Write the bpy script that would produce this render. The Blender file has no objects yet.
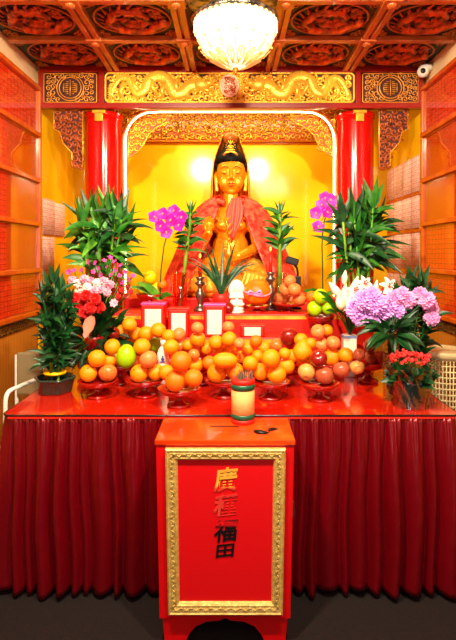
import bpy, bmesh, math, random
from mathutils import Vector, Matrix, noise
sc = bpy.context.scene
COL = sc.collection
PI = math.pi
F = 500.0; CX = 231.0; CY = 254.0; H = 1.6
W = 1.42          # half width of the room at the face of the wall boards
TZ = 0.85         # height of the offering table

# ---------------------------------------------------------------- camera, world, lights
cam_d = bpy.data.cameras.new('camera'); cam = bpy.data.objects.new('camera', cam_d); COL.objects.link(cam)
cam.location = (0, 0, H); cam.rotation_euler = (PI/2, 0, 0)
cam_d.sensor_fit = 'VERTICAL'; cam_d.sensor_height = 36; cam_d.sensor_width = 36
cam_d.lens = F/640*36
cam_d.shift_y = -(320-CY)/640; cam_d.shift_x = -(CX-228)/640
cam_d.clip_start = 0.05
sc.camera = cam
wd = bpy.data.worlds.new('world'); sc.world = wd; wd.use_nodes = True
wd.node_tree.nodes['Background'].inputs[0].default_value = (1, .72, .45, 1)
wd.node_tree.nodes['Background'].inputs[1].default_value = 0.15
sc.view_settings.view_transform = 'Standard'; sc.view_settings.look = 'None'
sc.view_settings.gamma = 1; sc.view_settings.use_curve_mapping = False
sc.view_settings.exposure = 0.0
def area(name, loc, target, size, power, color, shape='DISK', sy=None):
    l = bpy.data.lights.new(name, 'AREA'); l.shape = shape; l.size = size
    if sy: l.size_y = sy
    l.energy = power; l.color = color
    o = bpy.data.objects.new(name, l); COL.objects.link(o); o.location = loc
    o.rotation_euler = (Vector(target)-Vector(loc)).to_track_quat('-Z', 'Y').to_euler()
    return o
area('ceiling_spot', (-.45, 1.15, 2.96), (-.1, 3.9, 1.6), .16, 105, (1, .83, .58))
area('ceiling_spot', (.43, 1.15, 2.96), (.1, 3.9, 1.6), .13, 84, (1, .83, .58))
area('room_light', (.75, -.3, 2.93), (-.1, 2.0, .7), .6, 13, (1, .88, .76), 'RECTANGLE', .5)
area('entrance_light', (1.05, -2.3, 1.5), (-.1, 2.3, .7), .35, 30, (.92, .93, 1), 'RECTANGLE', 1.3)
area('alcove_light', (0, 4.05, 2.92), (0, 4.45, 1.5), 1.5, 16, (1, .78, .4), 'RECTANGLE', .12)

# ---------------------------------------------------------------- helpers
def P(px, py, D): return Vector(((px-CX)*D/F, D, H-(py-CY)*D/F))
def PZ(px, py, z):
    D = (H-z)*F/(py-CY); return Vector(((px-CX)*D/F, D, z))
WL = {}
def wloc(o): return WL.get(o.name, Vector((0, 0, 0))) if o else Vector((0, 0, 0))
def tag(o, label=None, cat=None, group=None, kind=None):
    if label: o['label'] = label
    if cat: o['category'] = cat
    if group: o['group'] = group
    if kind: o['kind'] = kind
    return o
def thing(name, label, cat, loc=(0, 0, 0), group=None):
    o = bpy.data.objects.new(name, None); COL.objects.link(o); o.empty_display_size = .05
    o.location = loc; WL[o.name] = Vector(loc)
    return tag(o, label, cat, group)
TWR = random.Random(77)
class MB:
    def __init__(s): s.v = []; s.f = []; s.sm = []
    def add(s, vs, fs, smooth=True, M=None):
        b = len(s.v)
        s.v += [tuple(M @ Vector(v)) if M else tuple(v) for v in vs]
        s.f += [tuple(b+i for i in f) for f in fs]; s.sm += [smooth]*len(fs); return s
    def box(s, x0, x1, y0, y1, z0, z1, M=None):
        vs = [(x, y, z) for z in (z0, z1) for y in (y0, y1) for x in (x0, x1)]
        return s.add(vs, [(0, 2, 3, 1), (4, 5, 7, 6), (0, 1, 5, 4), (2, 6, 7, 3), (0, 4, 6, 2), (1, 3, 7, 5)], False, M)
    def tube(s, pts, r, n=8, M=None, flat=1.0, closed=False):
        pts = [Vector(p) for p in pts]; N = len(pts)
        rs = r if isinstance(r, (list, tuple)) else [r]*N
        vs = []; fs = []; a = None
        for i in range(N):
            if closed: t = pts[(i+1) % N]-pts[i-1]
            else: t = pts[min(i+1, N-1)]-pts[max(i-1, 0)]
            if t.length < 1e-9: t = Vector((0, 0, 1))
            t.normalize()
            if a is None:
                a = Vector((0, 1, 0)) if abs(t.y) < .9 else Vector((1, 0, 0))
            a = (a-t*a.dot(t));
            if a.length < 1e-6: a = t.orthogonal()
            a.normalize(); b = t.cross(a)
            for k in range(n):
                an = 2*PI*k/n
                vs.append(pts[i]+a*math.cos(an)*rs[i]*flat+b*math.sin(an)*rs[i])
        for i in range(N-1 if not closed else N):
            j = (i+1) % N
            for k in range(n):
                k2 = (k+1) % n
                fs.append((i*n+k, i*n+k2, j*n+k2, j*n+k))
        if not closed:
            fs.append(tuple(range(n-1, -1, -1))); fs.append(tuple((N-1)*n+k for k in range(n)))
        return s.add(vs, fs, True, M)
    def lathe(s, prof, c=(0, 0, 0), n=24, M=None, sx=1, sy=1, wob=None):
        c = Vector(c); vs = []; fs = []
        for r, z in prof:
            for k in range(n):
                a = 2*PI*k/n; q = r*(wob(a, z) if wob else 1)
                vs.append(c+Vector((q*math.cos(a)*sx, q*math.sin(a)*sy, z)))
        for i in range(len(prof)-1):
            for k in range(n):
                k2 = (k+1) % n
                fs.append((i*n+k, i*n+k2, (i+1)*n+k2, (i+1)*n+k))
        if prof[0][0] > 1e-5: fs.append(tuple(range(n-1, -1, -1)))
        if prof[-1][0] > 1e-5: fs.append(tuple((len(prof)-1)*n+k for k in range(n)))
        return s.add(vs, fs, True, M)
    def ball(s, c, r, sc3=(1, 1, 1), n=12, M=None, rot=None):
        prof = [(max(math.sin(PI*i/(n//2+2)), 0)*r, -math.cos(PI*i/(n//2+2))*r) for i in range(n//2+3)]
        t = MB(); t.lathe(prof, (0, 0, 0), n)
        Q = Matrix.Translation(Vector(c)) @ (rot.to_4x4() if rot else Matrix.Identity(4)) @ Matrix.Diagonal((*sc3, 1))
        if M: Q = M @ Q
        return s.add(t.v, t.f, True, Q)
    def prism(s, poly, y0, y1, M=None, smooth=False):   # poly in x,z extruded along y
        n = len(poly)
        vs = [(x, y0, z) for x, z in poly]+[(x, y1, z) for x, z in poly]
        fs = [tuple(range(n)), tuple(range(2*n-1, n-1, -1))]
        fs += [(i, n+i, n+(i+1) % n, (i+1) % n) for i in range(n)]
        return s.add(vs, fs, smooth, M)
    def blade(s, p, d, L, w, droop=.6, segs=6, fold=.25, up=None, prof=None):
        if up is None: up = (TWR.uniform(-.7, .7), -TWR.uniform(.35, 1.1), TWR.uniform(.2, 1))
        p = Vector(p); d = Vector(d).normalized(); up = Vector(up)
        prof = prof or [.3, .8, 1, .92, .66, .35, .03]
        vs = []; fs = []
        for i in range(segs+1):
            t = i/segs; q = prof[min(int(t*(len(prof)-1)+.5), len(prof)-1)]*w*.5
            sd = d.cross(up)
            if sd.length < .05: sd = d.cross(Vector((.3, 1, 0)))
            sd.normalize(); nn = sd.cross(d).normalized()
            vs += [p-sd*q+nn*q*fold, p-nn*q*fold*.5, p+sd*q+nn*q*fold]
            p = p+d*(L/segs); d = (d-Vector((0, 0, droop/segs))).normalized()
        for i in range(segs):
            a = i*3; fs += [(a, a+1, a+4, a+3), (a+1, a+2, a+5, a+4)]
        return s.add(vs, fs, True)
    def build(s, name, m, parent=None, bevel=0, local=False, loc=None):
        off = wloc(parent) if not local else Vector((0, 0, 0))
        if loc is not None: off = Vector(loc)
        me = bpy.data.meshes.new(name)
        me.from_pydata([tuple(Vector(v)-off) for v in s.v], [], s.f); me.update()
        me.polygons.foreach_set('use_smooth', s.sm)
        bm = bmesh.new(); bm.from_mesh(me); bmesh.ops.recalc_face_normals(bm, faces=bm.faces); bm.to_mesh(me); bm.free()
        me.materials.append(m)
        o = bpy.data.objects.new(name, me); COL.objects.link(o)
        if loc is not None: o.location = loc
        if parent: o.parent = parent
        WL[o.name] = off if (parent or loc is not None) else Vector((0, 0, 0))
        if bevel:
            b = o.modifiers.new('bevel', 'BEVEL'); b.width = bevel; b.segments = 2; b.limit_method = 'ANGLE'
        return o
def struct(name, mb, m, bevel=0): return tag(mb.build(name, m, None, bevel), kind='structure')
def sub(o, lv=1):
    m = o.modifiers.new('sub', 'SUBSURF'); m.levels = lv; m.render_levels = lv; return o
def copy_tree(o, parent=None):
    c = o.copy(); COL.objects.link(c); c.parent = parent
    for ch in o.children: copy_tree(ch, c)
    return c
def remeshed(mb, name, m, parent, voxel, smooth=3):
    o = mb.build(name, m, parent)
    r = o.modifiers.new('rm', 'REMESH'); r.mode = 'VOXEL'; r.voxel_size = voxel; r.use_smooth_shade = True
    s = o.modifiers.new('sm', 'SMOOTH'); s.factor = .5; s.iterations = smooth
    dg = bpy.context.evaluated_depsgraph_get()
    me = bpy.data.meshes.new_from_object(o.evaluated_get(dg))
    o.modifiers.clear(); o.data = me
    me.polygons.foreach_set('use_smooth', [True]*len(me.polygons))
    if not me.materials: me.materials.append(m)
    return o
# ---------------------------------------------------------------- materials
def srgb(r, g, b):
    f = lambda c: ((c/255+.055)/1.055)**2.4 if c > 10 else c/255/12.92
    return (f(r), f(g), f(b), 1)
def mat(name, col, rough=.5, metal=0, coat=0, emis=0, ecol=None, var=None, vscale=8, bump=0, bscale=40, sheen=0, sub_=0, spec=.5, trans=0, ior=1.45, alpha=1):
    m = bpy.data.materials.new(name); m.use_nodes = True
    nt = m.node_tree; b = nt.nodes['Principled BSDF']; I = b.inputs
    I['Base Color'].default_value = col; I['Roughness'].default_value = rough; I['Metallic'].default_value = metal
    I['Coat Weight'].default_value = coat; I['Coat Roughness'].default_value = .06
    I['Specular IOR Level'].default_value = spec; I['IOR'].default_value = ior
    I['Transmission Weight'].default_value = trans; I['Alpha'].default_value = alpha
    if sheen: I['Sheen Weight'].default_value = sheen; I['Sheen Tint'].default_value = col
    if sub_: I['Subsurface Weight'].default_value = sub_; I['Subsurface Radius'].default_value = (.02, .01, .005)
    if emis: I['Emission Strength'].default_value = emis; I['Emission Color'].default_value = ecol or col
    tc = nt.nodes.new('ShaderNodeTexCoord')
    if var:
        n = nt.nodes.new('ShaderNodeTexNoise'); n.inputs['Scale'].default_value = vscale; n.inputs['Detail'].default_value = 4
        nt.links.new(tc.outputs['Object'], n.inputs['Vector'])
        r = nt.nodes.new('ShaderNodeValToRGB'); r.color_ramp.elements[0].position = .38; r.color_ramp.elements[1].position = .62
        r.color_ramp.elements[0].color = col; r.color_ramp.elements[1].color = var
        nt.links.new(n.outputs['Fac'], r.inputs['Fac']); nt.links.new(r.outputs['Color'], I['Base Color'])
    if bump:
        n2 = nt.nodes.new('ShaderNodeTexNoise'); n2.inputs['Scale'].default_value = bscale; n2.inputs['Detail'].default_value = 3
        nt.links.new(tc.outputs['Object'], n2.inputs['Vector'])
        bp = nt.nodes.new('ShaderNodeBump'); bp.inputs['Strength'].default_value = bump; bp.inputs['Distance'].default_value = .01
        nt.links.new(n2.outputs['Fac'], bp.inputs['Height']); nt.links.new(bp.outputs['Normal'], I['Normal'])
    return m
def pane_mat(name, tint=(1, 1, 1, 1), rough=.02, ior=1.45, extra=0.0):
    m = bpy.data.materials.new(name); m.use_nodes = True; nt = m.node_tree; nt.nodes.clear()
    o = nt.nodes.new('ShaderNodeOutputMaterial'); t = nt.nodes.new('ShaderNodeBsdfTransparent'); g = nt.nodes.new('ShaderNodeBsdfGlossy')
    t.inputs[0].default_value = tint; g.inputs['Roughness'].default_value = rough
    f = nt.nodes.new('ShaderNodeLayerWeight'); f.inputs['Blend'].default_value = .5
    pw = nt.nodes.new('ShaderNodeMath'); pw.operation = 'POWER'; pw.inputs[1].default_value = 4.5
    a = nt.nodes.new('ShaderNodeMath'); a.operation = 'ADD'; a.inputs[1].default_value = (ior-1)**2/(ior+1)**2+extra; a.use_clamp = True
    nt.links.new(f.outputs['Facing'], pw.inputs[0])
    mx = nt.nodes.new('ShaderNodeMixShader')
    nt.links.new(pw.outputs[0], a.inputs[0]); nt.links.new(a.outputs[0], mx.inputs[0]); nt.links.new(t.outputs[0], mx.inputs[1]); nt.links.new(g.outputs[0], mx.inputs[2])
    nt.links.new(mx.outputs[0], o.inputs[0]); return m
def node_chain(m):
    return m.node_tree, m.node_tree.nodes['Principled BSDF'], m.node_tree.nodes['Texture Coordinate']
def grid_mat(name, c1, c2, line, axes='YZ', sx=.05, sz=.035, text=None, rough=.35, coat=0):
    """rows of printed slips: brick grid with fine rows of characters"""
    m = mat(name, c1, rough, coat=coat); nt, b, tc = node_chain(m)
    sp = nt.nodes.new('ShaderNodeSeparateXYZ'); nt.links.new(tc.outputs['Object'], sp.inputs[0])
    cb = nt.nodes.new('ShaderNodeCombineXYZ')
    nt.links.new(sp.outputs[axes[0]], cb.inputs[0]); nt.links.new(sp.outputs[axes[1]], cb.inputs[1])
    br = nt.nodes.new('ShaderNodeTexBrick'); br.offset = 0
    br.inputs['Color1'].default_value = c1; br.inputs['Color2'].default_value = c2; br.inputs['Mortar'].default_value = line
    br.inputs['Scale'].default_value = 1; br.inputs['Mortar Size'].default_value = sz*.08; br.inputs['Brick Width'].default_value = sx; br.inputs['Row Height'].default_value = sz
    nt.links.new(cb.outputs[0], br.inputs['Vector'])
    mp = nt.nodes.new('ShaderNodeMapping'); mp.inputs['Scale'].default_value = (1/sx*3.0, 1/sz*2.0, 1); nt.links.new(cb.outputs[0], mp.inputs[0])
    vo = nt.nodes.new('ShaderNodeTexVoronoi'); vo.inputs['Scale'].default_value = 1; vo.inputs['Randomness'].default_value = .35
    nt.links.new(mp.outputs[0], vo.inputs['Vector'])
    lt = nt.nodes.new('ShaderNodeMath'); lt.operation = 'LESS_THAN'; lt.inputs[1].default_value = .27; nt.links.new(vo.outputs['Distance'], lt.inputs[0])
    mx = nt.nodes.new('ShaderNodeMix'); mx.data_type = 'RGBA'; nt.links.new(lt.outputs[0], mx.inputs['Factor'])
    nt.links.new(br.outputs['Color'], mx.inputs['A']); mx.inputs['B'].default_value = text or line
    nt.links.new(mx.outputs['Result'], b.inputs['Base Color']); return m

M = {}
M['red_lacquer'] = mat('red_lacquer', srgb(184, 10, 6), .13)
M['red_wood'] = mat('red_wood', srgb(150, 26, 8), .3, coat=.5, var=srgb(120, 14, 6))
M['beam_red'] = mat('beam_red', srgb(140, 18, 4), .3, coat=.3)
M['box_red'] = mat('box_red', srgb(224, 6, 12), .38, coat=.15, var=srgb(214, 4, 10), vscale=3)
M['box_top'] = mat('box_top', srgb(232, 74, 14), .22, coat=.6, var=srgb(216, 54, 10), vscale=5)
M['cloth_red'] = mat('cloth_red', srgb(222, 30, 14), .5, sheen=.4, bump=.2, bscale=30)
M['satin'] = mat('satin', srgb(128, 0, 16), .33, .35, sheen=.1, spec=.9, bump=.15, bscale=9)
M['dark_hole'] = mat('dark_hole', srgb(64, 10, 2), .6)
M['gold'] = mat('gold', srgb(236, 172, 52), .32, .75, bump=.2, bscale=60)
M['gold_leaf'] = mat('gold_leaf', srgb(255, 196, 62), .34, .35, bump=.25, bscale=50)
M['gold_frame'] = mat('gold_frame', srgb(228, 196, 112), .42, .25, var=srgb(206, 168, 86), vscale=50, bump=.3, bscale=80)
M['carved_gold'] = mat('carved_gold', srgb(176, 100, 28), .4, .4, bump=.3, bscale=60)
M['statue_gold'] = mat('statue_gold', srgb(255, 166, 24), .34, .5, spec=.7)
M['robe_gold'] = mat('robe_gold', srgb(250, 200, 70), .35, .4, var=srgb(235, 150, 30), vscale=9, bump=.4, bscale=22)
M['hair'] = mat('hair', srgb(5, 4, 6), .6, spec=.15)
M['lip'] = mat('lip', srgb(196, 40, 16), .4)
M['dark_line'] = mat('dark_line', srgb(70, 26, 4), .5)
M['yellow_wall'] = mat('yellow_wall', srgb(246, 198, 22), .10, var=srgb(242, 188, 18), vscale=2)
M['cream_wall'] = mat('cream_wall', srgb(232, 206, 160), .7, var=srgb(224, 196, 150), vscale=3)
M['rail'] = mat('rail', srgb(206, 96, 14), .3, coat=.5, var=srgb(188, 76, 10), vscale=12)
M['carved_dark'] = mat('carved_dark', srgb(160, 74, 26), .4, .35, bump=.3, bscale=60)
M['emblem_gold'] = mat('emblem_gold', srgb(222, 150, 56), .38, .45)
M['ceil_bar'] = mat('ceil_bar', srgb(196, 104, 44), .35, coat=.3, var=srgb(172, 80, 30), vscale=10)
M['ceil_dark'] = mat('ceil_dark', srgb(16, 13, 9), .5)
M['ceil_relief'] = mat('ceil_relief', srgb(220, 86, 22), .4, .25, var=srgb(74, 28, 10), vscale=14, bump=.6, bscale=50)
M['carpet'] = mat('carpet', srgb(27, 14, 13), .95, var=srgb(19, 10, 10), vscale=60, bump=.5, bscale=300)
M['orange'] = mat('orange', srgb(255, 138, 0), .36, bump=.25, bscale=160, var=srgb(255, 156, 4), vscale=20, sub_=.05)
M['orange_deep'] = mat('orange_deep', srgb(246, 104, 4), .36, bump=.25, bscale=160, var=srgb(255, 128, 4), vscale=20)
M['apple'] = mat('apple', srgb(216, 60, 24), .25, coat=.3, var=srgb(244, 150, 60), vscale=14)
M['dark_apple'] = mat('dark_apple', srgb(120, 14, 10), .22, coat=.4, var=srgb(150, 30, 16), vscale=16)
M['peach'] = mat('peach', srgb(236, 96, 40), .4, var=srgb(250, 158, 84), vscale=13)
M['plum'] = mat('plum', srgb(156, 52, 34), .3, var=srgb(196, 100, 60), vscale=15)
M['pale_apple'] = mat('pale_apple', srgb(222, 190, 92), .3, var=srgb(226, 110, 60), vscale=13)
M['green_fruit'] = mat('green_fruit', srgb(128, 190, 6), .3, var=srgb(164, 208, 10), vscale=14, bump=.1, bscale=90)
M['lime'] = mat('lime', srgb(186, 216, 10), .3, var=srgb(150, 200, 8), vscale=16)
M['lemon'] = mat('lemon', srgb(250, 216, 4), .32, var=srgb(255, 190, 4), vscale=16)
M['stem'] = mat('stem', srgb(70, 56, 16), .7)
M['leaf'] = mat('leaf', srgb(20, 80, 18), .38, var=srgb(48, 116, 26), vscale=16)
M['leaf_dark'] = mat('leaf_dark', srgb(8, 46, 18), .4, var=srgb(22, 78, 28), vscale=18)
M['leaf_lit'] = mat('leaf_lit', srgb(96, 160, 40), .4, var=srgb(60, 130, 30), vscale=18)  # lit copy of the leaf green, brightness of lit leaves put into the colour
M['stalk'] = mat('stalk', srgb(124, 160, 44), .4, var=srgb(92, 140, 30), vscale=20)
M['orchid'] = mat('orchid', srgb(224, 30, 186), .5, var=srgb(200, 16, 150), vscale=30)
M['pink'] = mat('pink', srgb(240, 120, 160), .6, var=srgb(250, 176, 190), vscale=40)
M['hot_pink'] = mat('hot_pink', srgb(226, 60, 150), .6)
M['white_petal'] = mat('white_petal', srgb(250, 240, 226), .5, var=srgb(246, 214, 206), vscale=20)
M['carnation'] = mat('carnation', srgb(190, 6, 6), .6, var=srgb(222, 16, 12), vscale=50)
M['mum'] = mat('mum', srgb(206, 130, 224), .6, var=srgb(232, 170, 236), vscale=40)
M['mum_pink'] = mat('mum_pink', srgb(226, 128, 200), .6, var=srgb(240, 170, 216), vscale=40)
M['bud'] = mat('bud', srgb(220, 226, 150), .45, var=srgb(248, 244, 220), vscale=16)
M['spathe'] = mat('spathe', srgb(222, 132, 108), .4)
M['ruby_glass'] = mat('ruby_glass', srgb(150, 6, 4), .08, coat=.9, spec=.9)
M['glass'] = pane_mat('glass', (.96, .98, .96, 1))
M['film'] = pane_mat('film', (.9, .95, .98, 1), .12, 1.5, .24)
M['water'] = pane_mat('water', (.8, .92, .75, 1), .02, 1.33)
M['basin'] = mat('basin', srgb(30, 56, 46), .2, coat=.6)
M['white_plastic'] = mat('white_plastic', srgb(240, 236, 224), .35)
M['cream_plastic'] = mat('cream_plastic', srgb(238, 218, 160), .4)
M['black'] = mat('black', srgb(12, 12, 14), .35)
M['pewter'] = mat('pewter', srgb(120, 110, 100), .3, .8)
M['bamboo'] = mat('bamboo', srgb(230, 194, 120), .45, var=srgb(216, 172, 96), vscale=12)
M['green_band'] = mat('green_band', srgb(10, 84, 56), .35)
M['porcelain'] = mat('porcelain', srgb(250, 232, 214), .25, coat=.4)
M['paper'] = mat('paper', srgb(252, 226, 214), .7)
M['silver'] = mat('silver', srgb(170, 160, 140), .3, .8, var=srgb(40, 36, 32), vscale=25, bump=.5)
m = mat('shade', srgb(255, 240, 214), .25, emis=1.5, ecol=(1, .82, .52, 1)); nt_ = m.node_tree; b_ = nt_.nodes['Principled BSDF']; tc_ = nt_.nodes['Texture Coordinate']
v_ = nt_.nodes.new('ShaderNodeTexVoronoi'); v_.inputs['Scale'].default_value = 34; nt_.links.new(tc_.outputs['Object'], v_.inputs['Vector'])
r_ = nt_.nodes.new('ShaderNodeValToRGB'); r_.color_ramp.elements[0].color = (1, .86, .62, 1); r_.color_ramp.elements[0].position = .35; r_.color_ramp.elements[1].color = (.42, .24, .08, 1); r_.color_ramp.elements[1].position = .8
nt_.links.new(v_.outputs['Distance'], r_.inputs['Fac']); nt_.links.new(r_.outputs['Color'], b_.inputs['Emission Color'])
M['shade'] = m
M['crystal'] = mat('crystal', srgb(255, 226, 150), .15, emis=1.6, ecol=(1, .72, .36, 1))
M['led'] = mat('led', srgb(255, 230, 170), .4, emis=9, ecol=(1, .72, .34, 1))
M['brass'] = mat('brass', srgb(214, 150, 50), .25, .9)
M['blue'] = mat('blue', srgb(30, 60, 160), .4)
M['magenta'] = mat('magenta', srgb(230, 60, 150), .4)
M['red_film'] = pane_mat('red_film', (1, .62, .42, 1), .06, 1.5, .04)
M['flame'] = mat('flame', srgb(255, 120, 20), .4, emis=3, ecol=(1, .35, .05, 1))
# ================================================================ SETTING
X_ = 1.47; YB = 4.6; CZ = 2.995
struct('floor', MB().box(-X_-.1, X_+.1, -2.6, YB+.1, -.1, 0), M['carpet'])
struct('ceiling', MB().box(-X_-.1, X_+.1, -2.6, YB+.1, CZ+.05, CZ+.15), M['ceil_dark'])
# wall lower part: striped wallpaper
def stripes(name, c1, c2, axis='Y', scale=60):
    m = mat(name, c1, .55); nt, b, tc = node_chain(m)
    w = nt.nodes.new('ShaderNodeTexWave'); w.bands_direction = axis; w.inputs['Scale'].default_value = scale/6.28*2; w.inputs['Distortion'].default_value = .3
    nt.links.new(tc.outputs['Object'], w.inputs['Vector'])
    r = nt.nodes.new('ShaderNodeValToRGB'); r.color_ramp.elements[0].color = c1; r.color_ramp.elements[1].color = c2
    nt.links.new(w.outputs['Fac'], r.inputs['Fac']); nt.links.new(r.outputs['Color'], b.inputs['Base Color']); return m
M['wainscot'] = stripes('wainscot', srgb(206, 132, 30), srgb(178, 104, 20), 'Y', 42)
m = mat('border', srgb(20, 14, 10), .4); nt, b, tc = node_chain(m)
vo = nt.nodes.new('ShaderNodeTexVoronoi'); vo.inputs['Scale'].default_value = 34; vo.feature = 'DISTANCE_TO_EDGE'
nt.links.new(tc.outputs['Object'], vo.inputs['Vector'])
r = nt.nodes.new('ShaderNodeValToRGB'); r.color_ramp.elements[0].color = srgb(150, 100, 30); r.color_ramp.elements[1].color = srgb(20, 14, 10); r.color_ramp.elements[1].position = .09
nt.links.new(vo.outputs['Distance'], r.inputs['Fac']); nt.links.new(r.outputs['Color'], b.inputs['Base Color']); M['border'] = m
for s, nm in ((-1, 'left'), (1, 'right')):
    a, c = sorted((s*X_, s*(X_+.1)))
    struct('wall_'+nm, MB().box(a, c, -2.6, YB, 0, CZ+.1), M['cream_wall'])
    a, c = sorted((s*(X_-.012), s*X_))
    struct('trim_1' if s < 0 else 'trim_2', MB().box(a, c, -2.5, 3.78, 0, 1.075), M['wainscot'])
    a, c = sorted((s*(X_-.022), s*X_))
    struct('trim_3' if s < 0 else 'trim_4', MB().box(a, c, -2.5, 3.78, 1.075, 1.135), M['border'])
    a, c = sorted((s*(X_-.02), s*X_))
    struct('trim_5' if s < 0 else 'trim_6', MB().box(a, c, 3.80, YB, 0, CZ), M['yellow_wall'])
struct('wall_back', MB().box(-X_-.1, X_+.1, YB, YB+.1, 0, CZ+.1), M['yellow_wall'])
struct('wall_front', MB().box(-X_-.1, X_+.1, -2.7, -2.6, 0, CZ+.1), mat('dim_wall', srgb(74, 48, 34), .7, var=srgb(64, 40, 28)))

# ---- fretwork helpers
def spiral(c, size, turns=1.4, a0=0, n=14, flip=1, y=0):
    pts = []
    for i in range(n+1):
        t = i/n; a = a0+flip*t*turns*2*PI; rr = size*(1-t*.82)
        pts.append(Vector((c[0]+rr*math.cos(a), y, c[1]+rr*math.sin(a))))
    return pts
def inside(poly, x, z):
    k = False; n = len(poly)
    for i in range(n):
        x1, z1 = poly[i]; x2, z2 = poly[(i+1) % n]
        if (z1 > z) != (z2 > z) and x < (x2-x1)*(z-z1)/(z2-z1)+x1: k = not k
    return k
def scrolls(mb, poly, y, step=.045, r=.0055, seed=1, avoid=None):
    rn = random.Random(seed)
    xs = [p[0] for p in poly]; zs = [p[1] for p in poly]
    x = min(xs)+step*.5; i = 0
    while x < max(xs):
        z = min(zs)+step*(.5 if i % 2 else .25)
        while z < max(zs):
            if inside(poly, x, z) and not (avoid and avoid(x, z)):
                mb.tube(spiral((x, z), step*rn.uniform(.45, .62), rn.uniform(1, 1.5), rn.uniform(0, 6.3), 12, rn.choice((-1, 1)), y), r, 5, flat=.9)
            z += step
        x += step*.85; i += 1
def rect(x0, x1, z0, z1): return [(x0, z0), (x1, z0), (x1, z1), (x0, z1)]
def loop(mb, poly, y, r): mb.tube([Vector((x, y, z)) for x, z in poly], r, 6, closed=True)

# ---- ceiling coffers
struct('trim_7', MB().box(-X_, X_, -2.5, 3.80, CZ+.03, CZ+.05), M['ceil_dark'])
xb = [-1.47, -.88, -.30, .30, .88, 1.47]; yb = [1.10, 1.645, 2.19, 2.735, 3.245, 3.76]
bm_ = MB()
for x in xb[1:-1]:
    bm_.box(x-.042, x-.008, .8, 3.76, CZ-.025, CZ+.03); bm_.box(x+.008, x+.042, .8, 3.76, CZ-.025, CZ+.03); bm_.box(x-.01, x+.01, .8, 3.76, CZ-.005, CZ+.03)
for y in yb[:-1]:
    for x0, x1 in zip(xb[:-1], xb[1:]):
        bm_.box(x0+.03, x1-.03, y-.022, y+.022, CZ-.022, CZ+.03)
    for x in xb[1:-1]:
        bm_.box(x-.05, x+.05, y-.05, y+.05, CZ-.034, CZ+.0)
        bm_.ball((x, y, CZ-.036), .03, (1, 1, .5), 8)
struct('trim_8', bm_, M['ceil_bar'], .004)
co = thing('ceiling_panel', 'carved ceiling panel', 'ceiling panel', (0, 0, CZ))
rn = random.Random(4)
sm = MB(); sm.box(-.245, .245, -.225, .225, .012, .03); 
sm.build('board', M['ceil_dark'], co, local=True)
rel = MB()
rel.tube([Vector((.215*math.cos(a), .195*math.sin(a), .008)) for a in [2*PI*k/32 for k in range(32)]], .007, 6, closed=True)
for sx in (-1, 1):
    for sy in (-1, 1):
        for k in range(3):
            c = (sx*(.215-.03*k*(k != 2)), sy*(.195-.035*(k == 2)), 0)
            pts = [Vector((c[0]+(.028*(1-i/10*.8))*math.cos(k+i*.75), c[1]+(.028*(1-i/10*.8))*math.sin(k+i*.75), .008)) for i in range(11)]
            rel.tube(pts, .006, 5)
rel.build('border_relief', M['carved_gold'], co, local=True)
dr = MB()
pts = []; rs = []
for i in range(60):
    t = i/59; a = t*3.4*PI; q = .165*(1-t*.78)
    pts.append(Vector((q*math.cos(a)*(1+.12*math.sin(7*a)), q*.92*math.sin(a)*(1+.12*math.cos(6*a)), .004))); rs.append(.024*(1-.6*t)+.008*math.sin(i*1.7)**2)
dr.tube(pts, rs, 7, flat=1)
for k in range(46):
    a = rn.uniform(0, 6.28); q = rn.uniform(.03, .19); c = (q*math.cos(a), q*.9*math.sin(a))
    s0 = rn.uniform(.014, .03); a0 = rn.uniform(0, 6)
    dr.tube([Vector((c[0]+s0*(1-i/9*.8)*math.cos(a0+i*.8), c[1]+s0*(1-i/9*.8)*math.sin(a0+i*.8), .006)) for i in range(10)], .006, 5)
for k in range(20):
    a = k/20*6.28; dr.tube([Vector((.16*math.cos(a), .145*math.sin(a), .004)), Vector((.2*math.cos(a+.16), .18*math.sin(a+.16), .006))], [.012, .003], 5)
dr.build('dragon_relief', M['ceil_relief'], co, local=True)
first = True
rows = ['row against the carved beam', 'second row from the beam', 'third row from the beam']
cols = ['beside the left wall', 'second from the left wall', 'in the middle column above the statue', 'second from the right wall', 'beside the right wall']
for ri in range(3):
    y0, y1 = yb[-2-ri], yb[-1-ri]
    for ci in range(5):
        c = co if first else copy_tree(co); first = False
        x0, x1 = xb[ci], xb[ci+1]
        c.location = ((x0+x1)/2, (y0+y1)/2, CZ); c.scale = ((x1-x0-.05)/.5, (y1-y0-.03)/.47, 1)
        c['label'] = 'carved dragon ceiling panel %s, %s' % (cols[ci], rows[ri]); c['group'] = 'carved ceiling panels'
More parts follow.
